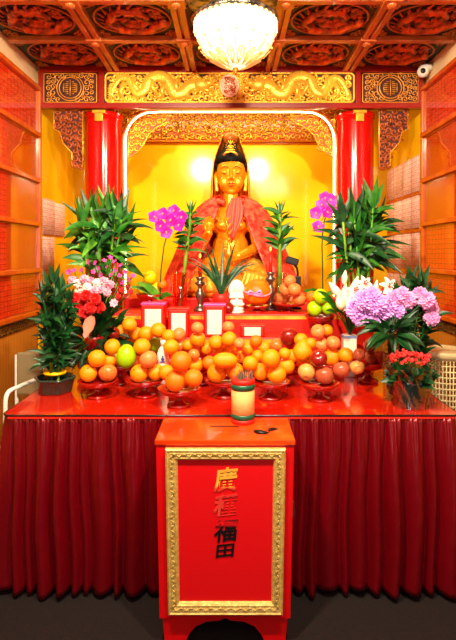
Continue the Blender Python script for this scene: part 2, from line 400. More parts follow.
# ---- main beam with carved panels
B0 = 3.75
beam = thing('carved_beam', 'red lacquered beam across the alcove with gold dragon carvings', 'beam', (0, B0, 2.70))
b1 = MB()
b1.box(-1.44, 1.44, B0+.03, B0+.07, 2.70, CZ+.03)
b1.box(-1.44, 1.44, B0, B0+.03, 2.70, 2.735); b1.box(-1.44, 1.44, B0, B0+.03, 2.965, CZ+.03)
for x in (-1.428, -.976, .957, 1.428): b1.box(x-.02, x+.02, B0, B0+.03, 2.73, 2.97)
b1.box(-1.44, 1.44, B0-.02, B0+.01, 2.69, 2.712)
b1.build('beam_body', M['beam_red'], beam, .003)
bb = MB()
for x0, x1 in ((-1.415, -1.005), (-.955, .935), (.985, 1.415)):
    bb.box(x0, x1, B0+.02, B0+.031, 2.735, 2.965)
bb.build('recess', M['dark_hole'], beam)
def rrect(x0, x1, z0, z1, r=.03):
    pts = []
    for cx, cz, a0 in ((x1-r, z1-r, 0), (x0+r, z1-r, PI/2), (x0+r, z0+r, PI), (x1-r, z0+r, 1.5*PI)):
        for k in range(5): a = a0+k*PI/8; pts.append((cx+r*math.cos(a), cz+r*math.sin(a)))
    return pts
bo = MB()
loop(bo, rrect(-.945, .925, 2.742, 2.96), B0+.012, .008)
bo.build('panel_border', M['gold_leaf'], beam)
def dragon(sgn):
    mb = MB(); fx = lambda px: (px-CX)*B0/F if sgn > 0 else -(px-CX)*B0/F-.02
    Z = lambda py: H-(py-CY)*B0/F; s = sgn
    ctrl = [(111, 96), (113, 88), (119, 79), (127, 78), (132, 86), (137, 93), (144, 90), (148, 81), (156, 76), (165, 78), (170, 86), (175, 93), (183, 92), (189, 86), (197, 84)]
    pts = []; rs = []
    for i in range(len(ctrl)-1):
        for k in range(5):
            t = k/5; a = ctrl[max(i-1, 0)]; b = ctrl[i]; c = ctrl[i+1]; d = ctrl[min(i+2, len(ctrl)-1)]
            q = [0.5*((2*b[j])+(-a[j]+c[j])*t+(2*a[j]-5*b[j]+4*c[j]-d[j])*t*t+(-a[j]+3*b[j]-3*c[j]+d[j])*t**3) for j in (0, 1)]
            pts.append(Vector((fx(q[0]), B0+.008, Z(q[1])))); u = (i+t)/len(ctrl); rs.append(.010+.036*min(1, u*1.7)**.8+.0025*(k % 2))
    mb.tube(pts, rs, 10, flat=.42)
    for i in range(2, len(pts)-1):
        t = (pts[i+1]-pts[i-1]).normalized(); n = Vector((-t.z, 0, t.x))
        mb.tube([pts[i]+n*rs[i]*.75-t*.004, pts[i]+n*(rs[i]+.022)-t*.012], [.010, .001], 4)
        if i % 2: mb.tube([pts[i]-n*rs[i]*.2+Vector((0, -rs[i]*.40, 0)), pts[i]-n*rs[i]*.9+Vector((0, -.006, 0))], [.004, .003], 4)
    hx, hz = fx(202), Z(84)
    mb.ball((hx, B0+.002, hz), .058, (1.15, .45, .8), 12); mb.ball((hx+s*.05, B0, hz+.006), .036, (1.3, .5, .6), 10)
    mb.tube([(hx+s*.0, B0, hz-.03), (hx+s*.045, B0-.002, hz-.05), (hx+s*.075, B0-.002, hz-.038)], [.02, .013, .006], 7, flat=.6)
    mb.ball((hx+s*.09, B0-.01, hz+.018), .014, (1, .8, 1), 8); mb.ball((hx+s*.018, B0-.024, hz+.022), .013, (1, .8, 1), 8)
    for k in range(2): mb.tube([(hx, B0-.006, hz+.03), (hx-s*(.03+.02*k), B0-.006, hz+.06), (hx-s*(.085+.02*k), B0-.004, hz+.062-.016*k)], [.012, .009, .002], 5)
    for k in range(10):
        a = -1.5+k*.33; L = .075+.03*(k % 2)
        mb.tube([(hx-s*.03, B0+.004, hz+.04*math.sin(a)), (hx-s*(.03+L*.6*math.cos(a)), B0+.002, hz+L*.75*math.sin(a)), (hx-s*(.03+L*math.cos(a)), B0+.004, hz+L*math.sin(a)+.012)], [.018, .012, .001], 5, flat=.6)
    for k in range(2): mb.tube([(hx+s*.08, B0-.006, hz-.004), (hx+s*.11, B0-.004, hz-.03+.07*k), (hx+s*.08, B0-.004, hz-.07+.14*k)], [.006, .005, .002], 5)
    for (px, py, ex, ey) in ((125, 82, 122, 98), (139, 92, 133, 77), (152, 79, 158, 95), (166, 82, 163, 98), (178, 92, 179, 77), (186, 88, 190, 98)):
        a = Vector((fx(px), B0+.004, Z(py))); b = Vector((fx(ex), B0+.002, Z(ey)))
        mid = (a+b)/2+Vector((-s*.022, 0, 0)); mb.tube([a, mid, b], [.026, .018, .013], 7, flat=.6)
        for k in range(5):
            an = math.atan2((b-mid).z, (b-mid).x)-1.0+k*.5
            mb.tube([b, b+Vector((math.cos(an)*.034, 0, math.sin(an)*.03))], [.010, .001], 5)
    for k in range(7):
        a = .4+k*.42; mb.tube([pts[0], pts[0]+Vector((-s*.03*math.sin(a), 0, .055*math.cos(a)))], [.012, .002], 5)
    P2 = [(p.x, p.z, r) for p, r in zip(pts, rs)]+[(hx, hz, .06), (hx+s*.05, hz, .035)]
    x0, x1 = sorted((fx(107), fx(222)))
    scrolls(mb, rect(x0, x1, 2.75, 2.955), B0+.014, .05, .0105, 5+int(sgn), lambda x, z: any((x-a)**2+(z-c)**2 < (r*.8)**2 for a, c, r in P2))
    return mb
dragon(1).build('dragon_carving', M['gold_leaf'], beam)
dragon(-1).build('dragon_carving', M['gold_leaf'], beam)
pc = P(229.5, 86, B0)
pe = MB(); pe.ball(pc+Vector((0, -.005, 0)), .064, (1, .4, 1.2), 16); pe.tube([pc+Vector((.068*math.cos(a), -.006, .08*math.sin(a))) for a in [k*PI/12 for k in range(24)]], .007, 6, closed=True)
po = pe.build('flaming_pearl', mat('pearl', srgb(255, 214, 180), .4), beam); 
pm = MB(); scrolls(pm, rect(pc.x-.04, pc.x+.04, pc.z-.055, pc.z+.055), B0-.028, .03, .0045, 3); pm.build('pearl_emblem', M['rail'], beam)
fl = MB()
for sx in (-1, 1):
    for k in range(7):
        a = -1.1+k*.37; q = pc+Vector((sx*.06, .008, 0)); fl.tube([q+Vector((0, 0, .05*math.sin(a))), q+Vector((sx*.045*math.cos(a), 0, .09*math.sin(a)))], [.013, .002], 5)
scrolls(fl, rect(pc.x-.16, pc.x+.16, 2.75, 2.955), B0+.014, .045, .010, 44, lambda x, z: (x-pc.x)**2+(z-pc.z)**2 < .06**2)
fl.build('pearl_flames', M['gold_leaf'], beam)
for x0, x1 in ((-1.415, -1.005), (.985, 1.415)):
    fr = MB(); cx = (x0+x1)/2; cz = 2.85
    loop(fr, rrect(x0+.006, x1-.006, 2.742, 2.958, .012), B0+.014, .004)
    for q in (.088, .072): loop(fr, [(cx+q*math.cos(k*PI/12)*1.15, cz+q*math.sin(k*PI/12)*1.1) for k in range(24)], B0+.012, .0042)
    for dz in (-.045, -.03, -.015, 0, .015, .03, .045):      # longevity emblem strokes
        w_ = .05 if abs(dz) < .035 else .03
        fr.tube([(cx-w_, B0+.01, cz+dz), (cx-.012, B0+.01, cz+dz)], .0036, 5); fr.tube([(cx+.012, B0+.01, cz+dz), (cx+w_, B0+.01, cz+dz)], .0036, 5)
    fr.tube([(cx, B0+.01, cz-.06), (cx, B0+.01, cz+.06)], .0045, 5)
    for sx in (-1, 1): fr.tube([(cx+sx*.05, B0+.01, cz-.03), (cx+sx*.05, B0+.01, cz+.03)], .0036, 5)
    scrolls(fr, rect(x0+.02, x1-.02, 2.755, 2.945), B0+.016, .042, .0042, 9, lambda x, z: ((x-cx)/1.15)**2+(z-cz)**2 < .094**2)
    fr.build('emblem_fretwork', M['emblem_gold'], beam)
# ---- brackets under the beam
def bracket(poly_px, D, sgn, label, m1='dark_hole', m2='carved_dark', seed=2, ylen=.02):
    poly = [((px-CX)*D/F*sgn, H-(py-CY)*D/F) for px, py in poly_px]
    poly = [(x, min(z, 2.688)) for x, z in poly]
    cx = sum(p[0] for p in poly)/len(poly)
    t = thing('carved_bracket', label, 'bracket', (cx, D, poly[0][1]), 'carved corner brackets')
    MB().prism(poly, D, D+ylen).build('board', M[m1], t)
    f = MB(); loop(f, poly, D-.002, .006); f.build('gold_border', M['gold'], t); f = MB(); scrolls(f, poly, D-.001, .052, .0085, seed); f.build('fretwork', M[m2], t)
OB = [(54, 109), (83, 109), (83, 168), (72, 165), (72, 153), (63, 143), (60, 132), (54, 129)]
bracket(OB, 3.80, 1, 'carved gold bracket between left wall and left red column')
bracket(OB, 3.80, -1, 'carved gold bracket between right red column and right wall')
IB = [(128, 100), (172, 100), (168, 122), (156, 128), (149, 134), (143, 146), (137, 153), (128, 158)]
bracket(IB, 3.95, 1, 'carved golden bracket inside the lit arch beside left column', 'rail', 'gold', 5)
bracket(IB, 3.95, -1, 'carved golden bracket inside the lit arch beside right column', 'rail', 'gold', 6)
# ---- carved cornice on the back wall
cn = MB(); cn.box(-1.2, 1.2, YB-.03, YB, 2.62, CZ); 
co_ = thing('carved_cornice', 'carved golden cornice along the top of the yellow back wall', 'cornice', (0, YB, 2.62))
cn.build('board', M['rail'], co_)
c2 = MB(); scrolls(c2, rect(-1.15, 1.15, 2.65, 2.95), YB-.035, .06, .009, 12); loop(c2, rect(-1.18, 1.18, 2.63, 2.97), YB-.034, .008)
c2.build('fretwork', M['gold'], co_)
# ---- columns
for s, lab in ((-1, 'glossy red round column behind the left tall bamboo'), (1, 'glossy red round column behind the right tall bamboo')):
    x = -.996 if s < 0 else .972
    t = thing('round_column', lab, 'column', (x, 3.92, 0), 'red columns of the alcove')
    MB().lathe([(.19, 0), (.19, .1), (.16, .14), (.142, .18), (.142, 2.62), (.142, 2.685)], (x, 3.92, 0), 40).build('shaft', M['red_lacquer'], t)
    MB().lathe([(.144, 2.645), (.152, 2.65), (.152, 2.675), (.148, 2.687)], (x, 3.92, 0), 40).build('collar', M['red_lacquer'], t)
    p = MB(); p.box(x-.03, x+.03, 3.758, 3.772, 2.60, 2.66); p.prism([(x-.05, 2.66), (x+.05, 2.66), (x+.05, 2.685), (x-.05, 2.685)], 3.757, 3.77)
    p.build('gold_plate', M['gold'], t, .003)
# ---- LED arch
pts = []
D = 3.865
def arc(cx, cy, r, a0, a1, n=8): return [(cx+r*math.cos(a0+(a1-a0)*i/n), cy-r*math.sin(a0+(a1-a0)*i/n)) for i in range(n+1)]
path = [(125.5, 296), (125.5, 200)]+arc(153.5, 140, 28, PI, PI/2+.25)+[(160, 112), (228, 112), (300, 112)]+arc(306, 140, 28, PI/2-.25, 0)+[(334, 200), (334, 296)]
lt = thing('arch_light', 'glowing light strip bent in an arch around the alcove', 'light strip', (0, D, 1.25))
MB().tube([P(px, py, D) for px, py in path], .0065, 8).build('light_tube', M['led'], lt)
for px, py in ((125.5, 230), (125.5, 170), (180, 112), (280, 112), (334, 170), (334, 230)):
    q = P(px, py, D); MB().box(q.x-.012, q.x+.012, D+.003, D+.02, q.z-.012, q.z+.012).build('clip', M['brass'], lt)
fr = MB(); loop_ = [P(px+(-2.2 if px < 200 else 2.2)*(py > 135), py-2.2*(py <= 135), D+.02) for px, py in path]
fr.tube(loop_, .015, 6, flat=.8); fr.build('backing_frame', M['rail'], lt)

# ---- plaque boards on side walls
G1 = grid_mat('slips_red', srgb(255, 84, 34), srgb(250, 62, 22), srgb(176, 16, 6), sx=.05, sz=.034, text=srgb(186, 24, 10))
G2 = grid_mat('slips_orange', srgb(255, 156, 48), srgb(255, 134, 36), srgb(214, 70, 14), sx=.026, sz=.4, text=srgb(190, 62, 10))
zr = [1.157, 1.465, 1.806, 2.13, 2.47, 2.845]
rown = ['bottom row above the dark border', 'second row up', 'middle row', 'second row from the top', 'top row under the cream wall']
for s in (-1, 1):
    side = 'left' if s < 0 else 'right'
    for i in range(5):
        z0, z1 = zr[i], zr[i+1]
        t = thing('name_plaque_board', 'red name plaque board on the %s wall, %s' % (side, rown[i]), 'plaque board', (s*X_, 2.7, z0), 'name plaque boards on the side walls')
        def bx(mb, xa, xb_, *r): a, c = sorted((s*xa, s*xb_)); mb.box(a, c, *r)
        f = MB(); bx(f, 1.415, X_, 1.6, 3.745, z0, z0+.03); bx(f, 1.435, X_, 1.6, 3.745, z1-.008, z1-.001)
        if i == 4: bx(f, 1.415, X_, 1.6, 3.745, z1-.03, z1-.001)
        bx(f, 1.42, X_, 3.72, 3.75, z0+.03, z1-.008); bx(f, 1.42, X_, 1.6, 1.63, z0+.03, z1-.008)
        f.build('frame', M['rail'], t, .004)
        ys = [1.63, 2.05, 2.45, 2.86, 3.23, 3.72]
        for k in range(5):
            g = MB(); bx(g, 1.452, X_, ys[k]+.002, ys[k+1]-.002, z0+.03, z1-.008)
            mt = [G1, G2, G1, G1, G2][k] if i != 4 else G1
            if s > 0: mt = [G1, G1, G2, G1, [G1, G1, G2, G2, G1][i]][k]
            if i == 0: mt = [G1, G2, G1, G1, G1][k]
            g.build('name_slip_sheet', mt, t)
        g = MB(); bx(g, 1.436, 1.439, 1.63, 3.72, z0+.03, z1-.008); g.build('glass_pane', M['glass'], t)
# ---- printed sheets on the alcove's side walls
GP = grid_mat('printed_pink', srgb(255, 238, 230), srgb(255, 232, 224), srgb(250, 180, 170), sx=.034, sz=.034, text=srgb(176, 70, 84), rough=.7)
def sheet(px0, px1, z0, z1, s, label):
    X = 1.443; y0, y1 = sorted((X*F/abs(px0-CX), X*F/abs(px1-CX)))
    mb = MB(); n = 6; vs = []; fs = []
    for j in range(2):
        for i in range(n+1):
            u = i/n; z = z1 if j else z0; dx = .004+.007*math.sin(u*PI)*(1.4-j)
            vs.append((s*(X-dx), y0+.004+(y1-y0-.008)*u, z))
    b = len(vs)
    for v in list(vs): vs.append((v[0]+s*.0015, v[1], v[2]))
    for i in range(n): fs += [(i, i+1, n+2+i, n+1+i), (b+i, b+n+1+i, b+n+2+i, b+i+1)]
    fs += [(i, b+i, b+i+1, i+1) for i in range(n)]
    mb.add(vs, fs); o = mb.build('printed_sheet', GP, None, 0, True, loc=(0, (y0+y1)/2, z0)); o.data.transform(Matrix.Translation((0, 0, 0)))
    tag(o, label, 'paper sheet', 'pink printed sheets in the alcove')
pr = [386.5, 394, 402.5, 411.5, 420]
names = ['one nearest the back wall', 'second from the back wall', 'third from the back wall', 'one nearest the plaque boards']
for r_, (z1, z0) in enumerate(((2.36, 2.08), (2.06, 1.80), (1.775, 1.475), (1.44, 1.16))):
    for k in range(4):
        sheet(pr[k], pr[k+1], z0, z1, 1, 'pink printed sheet right of the right column, %s row, %s' % (['top', 'second', 'third', 'lowest'][r_], names[k]))
sheet(42, 54, 1.75, 2.03, -1, 'pink printed sheet beside left plaque boards, upper pair, one nearer the boards')
sheet(54, 64.5, 1.75, 2.02, -1, 'pink printed sheet on the left yellow wall, upper pair, one nearer the column')
sheet(42, 54, 1.44, 1.735, -1, 'pink printed sheet hanging alone under the upper left pair')
for k, z in enumerate((2.062, 1.776, 1.445)):
    struct('trim_%d' % (9+k), MB().box(1.428, 1.45, 3.8, 4.58, z-.006, z+.012), M['rail'])

# ---- chandelier
cp = Vector(((235.5-CX)*2.7/F, 2.7, 0))
M['lamp_gilt'] = mat('lamp_gilt', srgb(240, 190, 90), .3, .3, emis=.35, ecol=(1, .6, .2, 1))
ch = thing('chandelier', 'glowing white crystal bowl lamp hanging from the ceiling', 'ceiling lamp', (cp.x, cp.y, CZ))
prof = [(.0, 2.60), (.03, 2.605), (.055, 2.62), (.10, 2.642), (.15, 2.675), (.19, 2.72), (.212, 2.775), (.216, 2.82), (.208, 2.842)]
MB().lathe(prof, cp, 40, wob=lambda a, z: 1+.012*math.cos(20*a)).build('glass_bowl', M['shade'], ch)
cr = MB()
for zz, rr, n, rad in ((2.836, .219, 40, .009), (2.80, .221, 36, .007), (2.655, .108, 22, .008), (2.625, .055, 12, .008)):
    for k in range(n):
        a = 2*PI*k/n; cr.ball((cp.x+rr*math.cos(a), cp.y+rr*math.sin(a), zz), rad, (1, 1, 1.4), 6)
for k in range(20):
    a = 2*PI*k/20; 
    cr.tube([Vector((cp.x+r*1.01*math.cos(a+.06*i), cp.y+r*1.01*math.sin(a+.06*i), z)) for i, (r, z) in enumerate([(.108, 2.66), (.12, 2.68), (.105, 2.70)][:2])], .004, 5)
cr.build('crystal_beads', M['crystal'], ch)
fn = MB()
def bowl_pt(r, a, off=.006):
    for (r0, z0), (r1, z1) in zip(prof[:-1], prof[1:]):
        if r <= r1: z = z0+(z1-z0)*(r-r0)/(r1-r0); break
    else: z = prof[-1][1]
    return Vector((cp.x+(r+off)*math.cos(a), cp.y+(r+off)*math.sin(a), z-off))
for k in range(14):
    a0 = 2*PI*k/14
    fn.tube([bowl_pt(r, a0+w_) for r, w_ in ((.05, 0), (.075, .10), (.105, .15), (.135, .10), (.15, 0), (.135, -.10), (.105, -.15), (.075, -.10))], .0042, 5, closed=True)
    fn.tube([bowl_pt(r, a0) for r in (.055, .08, .11, .14)], .0035, 5)
    fn.tube([bowl_pt(r, a0+.224) for r in (.15, .17, .19)], .0035, 5); fn.ball(bowl_pt(.197, a0+.224), .008, (1, 1, 1), 6)
fn.build('petal_relief', M['lamp_gilt'], ch)
MB().lathe([(0, 2.565), (.012, 2.572), (.008, 2.582), (.018, 2.59), (.014, 2.602), (.03, 2.612)], cp, 14).build('finial', M['brass'], ch)
MB().lathe([(.212, 2.842), (.228, 2.846), (.232, 2.858), (.222, 2.868), (.20, 2.866), (.17, 2.91), (.08, 2.975), (.07, CZ+.03)], cp, 40).build('rim_ring', M['silver'], ch)
md = MB().lathe([(.0, CZ-.03), (.26, CZ-.03), (.28, CZ-.015), (.28, CZ-.004)], cp, 32); 
md.build('ceiling_plate', M['silver'], ch)
# ---- dome camera
q = P(423, 71, 3.66)
cm = thing('security_camera', 'small white dome security camera in the top right corner', 'camera', q)
MB().lathe([(.0, .0), (.046, 0), (.05, .014), (.046, .034), (0, .034)], (0, 0, 0), 20, Matrix.Translation(Vector((q.x+.02, q.y+.0, q.z+.0)))).build('mount', M['white_plastic'], cm)
MB().ball((q.x, q.y, q.z-.006), .042, (1, 1, 1), 16).build('housing', M['white_plastic'], cm)
MB().ball((q.x-.012, q.y-.034, q.z-.01), .02, (1, .6, 1), 12).build('lens', M['black'], cm)
# ================================================================ ALTAR, TABLE, SKIRT
TW = 1.07; TF = 2.33; TB = 3.32
tb = thing('offering_table', 'long red offering table with glossy glass top in front of the altar', 'table', (0, 2.7, 0))
def rounded(x0, x1, y0, y1, r=.04, n=5):
    pts = []
    for cx, cy, a0 in ((x1-r, y1-r, 0), (x0+r, y1-r, PI/2), (x0+r, y0+r, PI), (x1-r, y0+r, 1.5*PI)):
        for k in range(n): a = a0+k*PI/2/(n-1); pts.append((cx+r*math.cos(a), cy+r*math.sin(a)))
    return pts
def slab(mb, poly, z0, z1):
    n = len(poly); mb.add([(x, y, z0) for x, y in poly]+[(x, y, z1) for x, y in poly], [tuple(range(n)), tuple(range(2*n-1, n-1, -1))]+[(i, n+i, n+(i+1) % n, (i+1) % n) for i in range(n)], False); return mb
M['table_red'] = mat('table_red', srgb(208, 36, 8), .16, coat=1, var=srgb(188, 22, 6), vscale=4, spec=.8)
M['glass_edge'] = mat('glass_edge', srgb(10, 24, 18), .2)
slab(MB(), rounded(-TW+.01, TW-.01, TF+.008, TB), TZ-.035, TZ-.007).build('table_top', M['table_red'], tb)
slab(MB(), rounded(-TW, TW, TF, TB), TZ-.006, TZ).build('glass_top', M['table_red'], tb)
e = MB(); e.tube([Vector((x, y, TZ-.003)) for x, y in rounded(-TW-.001, TW+.001, TF-.001, TB)], .0045, 6, closed=True); e.build('glass_edge', M['glass_edge'], tb)
for x in (-TW+.08, TW-.08):
    for y in (TF+.1, TB-.08): MB().box(x-.025, x+.025, y-.025, y+.025, 0, TZ-.035).build('leg', M['red_wood'], tb)
# skirt
def skirt():
    mb = MB(); rn = random.Random(11)
    path = []; 
    y0 = TF+.012; xL = TW-.012
    L = [(-xL, TB-.02), (-xL, y0+.03), (-xL+.03, y0), (xL-.03, y0), (xL, y0+.03), (xL, TB-.02)]
    s = 0; pl = []
    for (a, b) in zip(L[:-1], L[1:]):
        d = math.dist(a, b); n = max(int(d/.0045), 2)
        for i in range(n):
            t = i/n; nx, ny = (b[1]-a[1])/d, -(b[0]-a[0])/d
            pl.append((a[0]+(b[0]-a[0])*t, a[1]+(b[1]-a[1])*t, nx, ny, s+d*t))
        s += d
    # fold phases of uneven width
    ph = []; cur = 0; 
    knots = [0]
    while knots[-1] < s+.3: knots.append(knots[-1]+rn.choice((.045, .055, .07, .085, .105)))
    amp = [rn.uniform(.45, 1) for _ in knots]; slant = [rn.uniform(-.02, .02) for _ in knots]; drop = [rn.uniform(-.014, .02) for _ in knots]
    NZ = 34; rows = []
    ztop, zbot = TZ-.012, .03
    for j in range(NZ+1):
        v = j/NZ; row = []
        for (x, y, nx, ny, q) in pl:
            qq = q+.018*math.sin(q*3.1)*v+.006*math.sin(v*7+q*9)
            k = 0
            while k < len(knots)-2 and knots[k+1] < qq: k += 1
            t = (qq-knots[k])/(knots[k+1]-knots[k]); wdt = knots[k+1]-knots[k]
            bulge = (max(math.sin(PI*min(max(t, 0), 1)), 0)**.85)*amp[k]*min(1, wdt/.06)*(.012+.075*(1-math.exp(-2.6*v)))-.016*v
            gather = .0048*math.sin(q*2*PI/.026+math.sin(q*7))*max(0, 1-v*3)
            crease = 0.0009*math.sin(v*46+q*30+3*math.sin(q*20))*max(math.sin(PI*min(max(t,0),1)),0)*v*(1-v)*4*amp[k]
            o = min(bulge, .075)+gather+crease+.003
            z = ztop+(zbot-drop[k]*math.sin(PI*t)*1.0-ztop)*v
            row.append((x+nx*o, y+ny*o, max(z, .004)))
        rows.append(row)
    n = len(pl); vs = [p for r in rows for p in r]
    fs = [(j*n+i, j*n+i+1, (j+1)*n+i+1, (j+1)*n+i) for j in range(NZ) for i in range(n-1)]
    mb.add(vs, fs); return mb
o = skirt().build('table_skirt', M['satin']); tag(o, 'gathered dark red satin skirt hanging around the table down to the carpet', 'table skirt')
so = o.modifiers.new('s', 'SOLIDIFY'); so.thickness = .0015
hd = MB(); hd.box(-TW+.03, TW-.03, TF-.0035, TF+.006, TZ-.018, TZ-.0085); ho = hd.build('header_tape', M['cloth_red'], o)
# altar steps
al = thing('stepped_altar', 'red cloth covered stepped altar carrying the golden statue', 'altar', (0, 3.9, 0))
for (hw, ya, yb_, z) in ((.80, 3.335, 3.72, 1.20), (.80, 3.72, 4.52, 1.27)):
    MB().box(-hw, hw, ya, yb_, 0, z).build('altar_step', M['cloth_red'], al, .008)
MB().box(-.80, .80, 3.329, 3.337, 1.165, 1.188).build('border_braid', M['robe_gold'], al)
ar = thing('altar_riser', 'low red step on the back of the table carrying the red tins', 'altar step', (0, 3.2, TZ))
MB().box(-.66, .66, 3.115, 3.30, TZ, 1.08).build('riser_block', M['cloth_red'], ar, .008)
MB().box(-.66, .66, 3.109, 3.117, 1.045, 1.068).build('border_braid', M['robe_gold'], ar)

# ================================================================ DONATION BOX
BX0, BX1, BF, BB, BZ = -.31, .261, 2.04, 2.318, .841
bx_ = thing('donation_box', 'red donation box with gold frame and calligraphy before the table', 'donation box', (-.02, 2.15, 0))
def taper(mb):   # the box narrows slightly to its foot
    mb.v = [(x if z > BZ-.03 else -.0245+(x+.0245)*(1-.055*(BZ-z)/.73), y, z) for x, y, z in mb.v]; return mb
taper(MB().box(BX0+.002, BX1-.002, BF+.004, BB, .108, BZ-.022)).build('body', M['box_red'], bx_, .003)
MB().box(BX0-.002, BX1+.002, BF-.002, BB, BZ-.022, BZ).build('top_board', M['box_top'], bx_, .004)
sl = MB(); x0 = (210-CX)*.0044; x1 = (239-CX)*.0044; sl.box(x0, x1, 2.194, 2.208, BZ-.004, BZ+.0008)
sl.build('coin_slot', M['black'], bx_)
def foot(sg):
    poly = [(-.255, 0), (-.17, 0), (-.155, .035), (-.125, .07), (-.08, .09), (-.02, .095), (-.0, .108), (-.265, .108)]
    poly = [(-.0245+sg*x*.97, z) for x, z in poly]; return poly
for sg in (1, -1):
    MB().prism(foot(sg), BF+.012, BF+.032).build('leg', M['box_red'], bx_, .002)
    xx = -.0245-sg*.225; MB().box(xx-.022, xx+.022, BB-.05, BB-.01, 0, .108).build('leg', M['box_red'], bx_, .002)
# gold frame: swept moulding
fx0, fx1 = (165.5-CX)*.00408, (285.5-CX)*.00408; fz1, fz0 = H-(447.5-CY)*.00408, H-(612.5-CY)*.00408
def moulding():
    mb = MB(); prof = [(0, 0), (0, .016), (.006, .021), (.012, .016), (.018, .019), (.032, .014), (.038, .017), (.046, .010), (.05, 0)]
    cs = [(fx0, fz0, 1, 1), (fx1, fz0, -1, 1), (fx1, fz1, -1, -1), (fx0, fz1, 1, -1)]; n = len(prof)
    vs = [(x+dx*w_, BF-h_, z+dz*w_) for x, z, dx, dz in cs for w_, h_ in prof]
    fs = [(c*n+i, c*n+i+1, ((c+1) % 4)*n+i+1, ((c+1) % 4)*n+i) for c in range(4) for i in range(n-1)]
    mb.add(vs, fs, False)
    for c in range(4):       # leaf beading along the middle of the moulding
        a = Vector((cs[c][0]+cs[c][2]*.025, BF-.018, cs[c][1]+cs[c][3]*.025)); d = cs[(c+1) % 4]; b = Vector((d[0]+d[2]*.025, BF-.018, d[1]+d[3]*.025))
        k = int((b-a).length/.02); u = (b-a).normalized(); w_ = Vector((-u.z, 0, u.x))
        for i in range(k):
            p = a+u*((i+.5)*(b-a).length/k); sg = 1 if i % 2 else -1
            mb.tube([p-u*.009-w_*.004*sg, p+w_*.006*sg, p+u*.009-w_*.002*sg], [.0015, .0034, .0012], 5)
    return taper(mb)
moulding().build('picture_frame', M['gold_frame'], bx_)
taper(MB().box(fx0+.045, fx1-.045, BF-.003, BF+.004, fz0+.045, fz1-.045)).build('sign_panel', mat('sign_red', srgb(224, 10, 18), .4), bx_)
hg = MB(); hg.box(BX1-.012, BX1+.004, 2.09, 2.11, .50, .56); hg.build('hinge', M['pewter'], bx_)
def ramp_z(name, stops):
    m = mat(name, (1, 1, 1, 1), .45); nt, b, tc = node_chain(m); sp = nt.nodes.new('ShaderNodeSeparateXYZ'); nt.links.new(tc.outputs['Object'], sp.inputs[0])
    mr = nt.nodes.new('ShaderNodeMapRange'); mr.inputs[1].default_value = -.01; mr.inputs[2].default_value = .09; nt.links.new(sp.outputs['Y'], mr.inputs[0])
    r = nt.nodes.new('ShaderNodeValToRGB'); e = r.color_ramp.elements
    while len(e) < len(stops): e.new(.5)
    for q, (p_, c) in zip(e, stops): q.position = p_; q.color = c
    nt.links.new(mr.outputs[0], r.inputs['Fac']); nt.links.new(r.outputs['Color'], b.inputs['Base Color']); return m
chars = [('廣', 467, 491, ramp_z('worn_gold_paint', [(0, srgb(224, 40, 34)), (.22, srgb(226, 60, 40)), (.34, srgb(250, 190, 60)), (1, srgb(236, 170, 60))]), 'gold painted character with its lower strokes worn off'),
         ('種', 494, 515, ramp_z('faded_paint', [(0, srgb(228, 70, 56)), (1, srgb(222, 50, 44))]), 'faded character almost rubbed away'),
         ('福', 519, 541, ramp_z('black_paint_worn', [(0, srgb(16, 6, 8)), (.7, srgb(16, 6, 8)), (.78, srgb(200, 20, 22)), (.9, srgb(222, 14, 20)), (.94, srgb(90, 14, 14)), (1, srgb(90, 14, 14))]), 'black painted character worn at the top'),
         ('田', 543.5, 556.5, ramp_z('black_paint', [(0, srgb(14, 6, 8)), (1, srgb(14, 6, 8))]), 'black painted character')]
for c, py0, py1, m, lab in chars:
    cu = bpy.data.curves.new('character', 'FONT'); cu.body = c; cu.size = .1; cu.extrude = .0012; cu.offset = .0022; cu.resolution_u = 3
    o = bpy.data.objects.new('character', cu); COL.objects.link(o)
    me = bpy.data.meshes.new_from_object(o.evaluated_get(bpy.context.evaluated_depsgraph_get())); bpy.data.objects.remove(o)
    xs = [v.co.x for v in me.vertices]; ys = [v.co.y for v in me.vertices]
    hgt = (py1-py0)*.00408; wd_ = .094 if c != '田' else .072
    sx = wd_/(max(xs)-min(xs)); sy = hgt/(max(ys)-min(ys)); mx, my = (max(xs)+min(xs))/2, min(ys)
    for v in me.vertices:
        v.co.x = (v.co.x-mx)*sx+((v.co.y-my)*sy-.04)*.10; v.co.y = (v.co.y-my)*sy*.09/hgt if False else (v.co.y-my)*sy
        v.co.y += v.co.x*.10
    me.materials.clear(); me.materials.append(m)
    o = bpy.data.objects.new('character', me); COL.objects.link(o); o.parent = bx_; o.rotation_euler = (PI/2, 0, 0)
    o.location = Vector(((225.5-CX)*.00408, BF-.0045, H-(py1-CY)*.00408))-wloc(bx_); o['label'] = lab
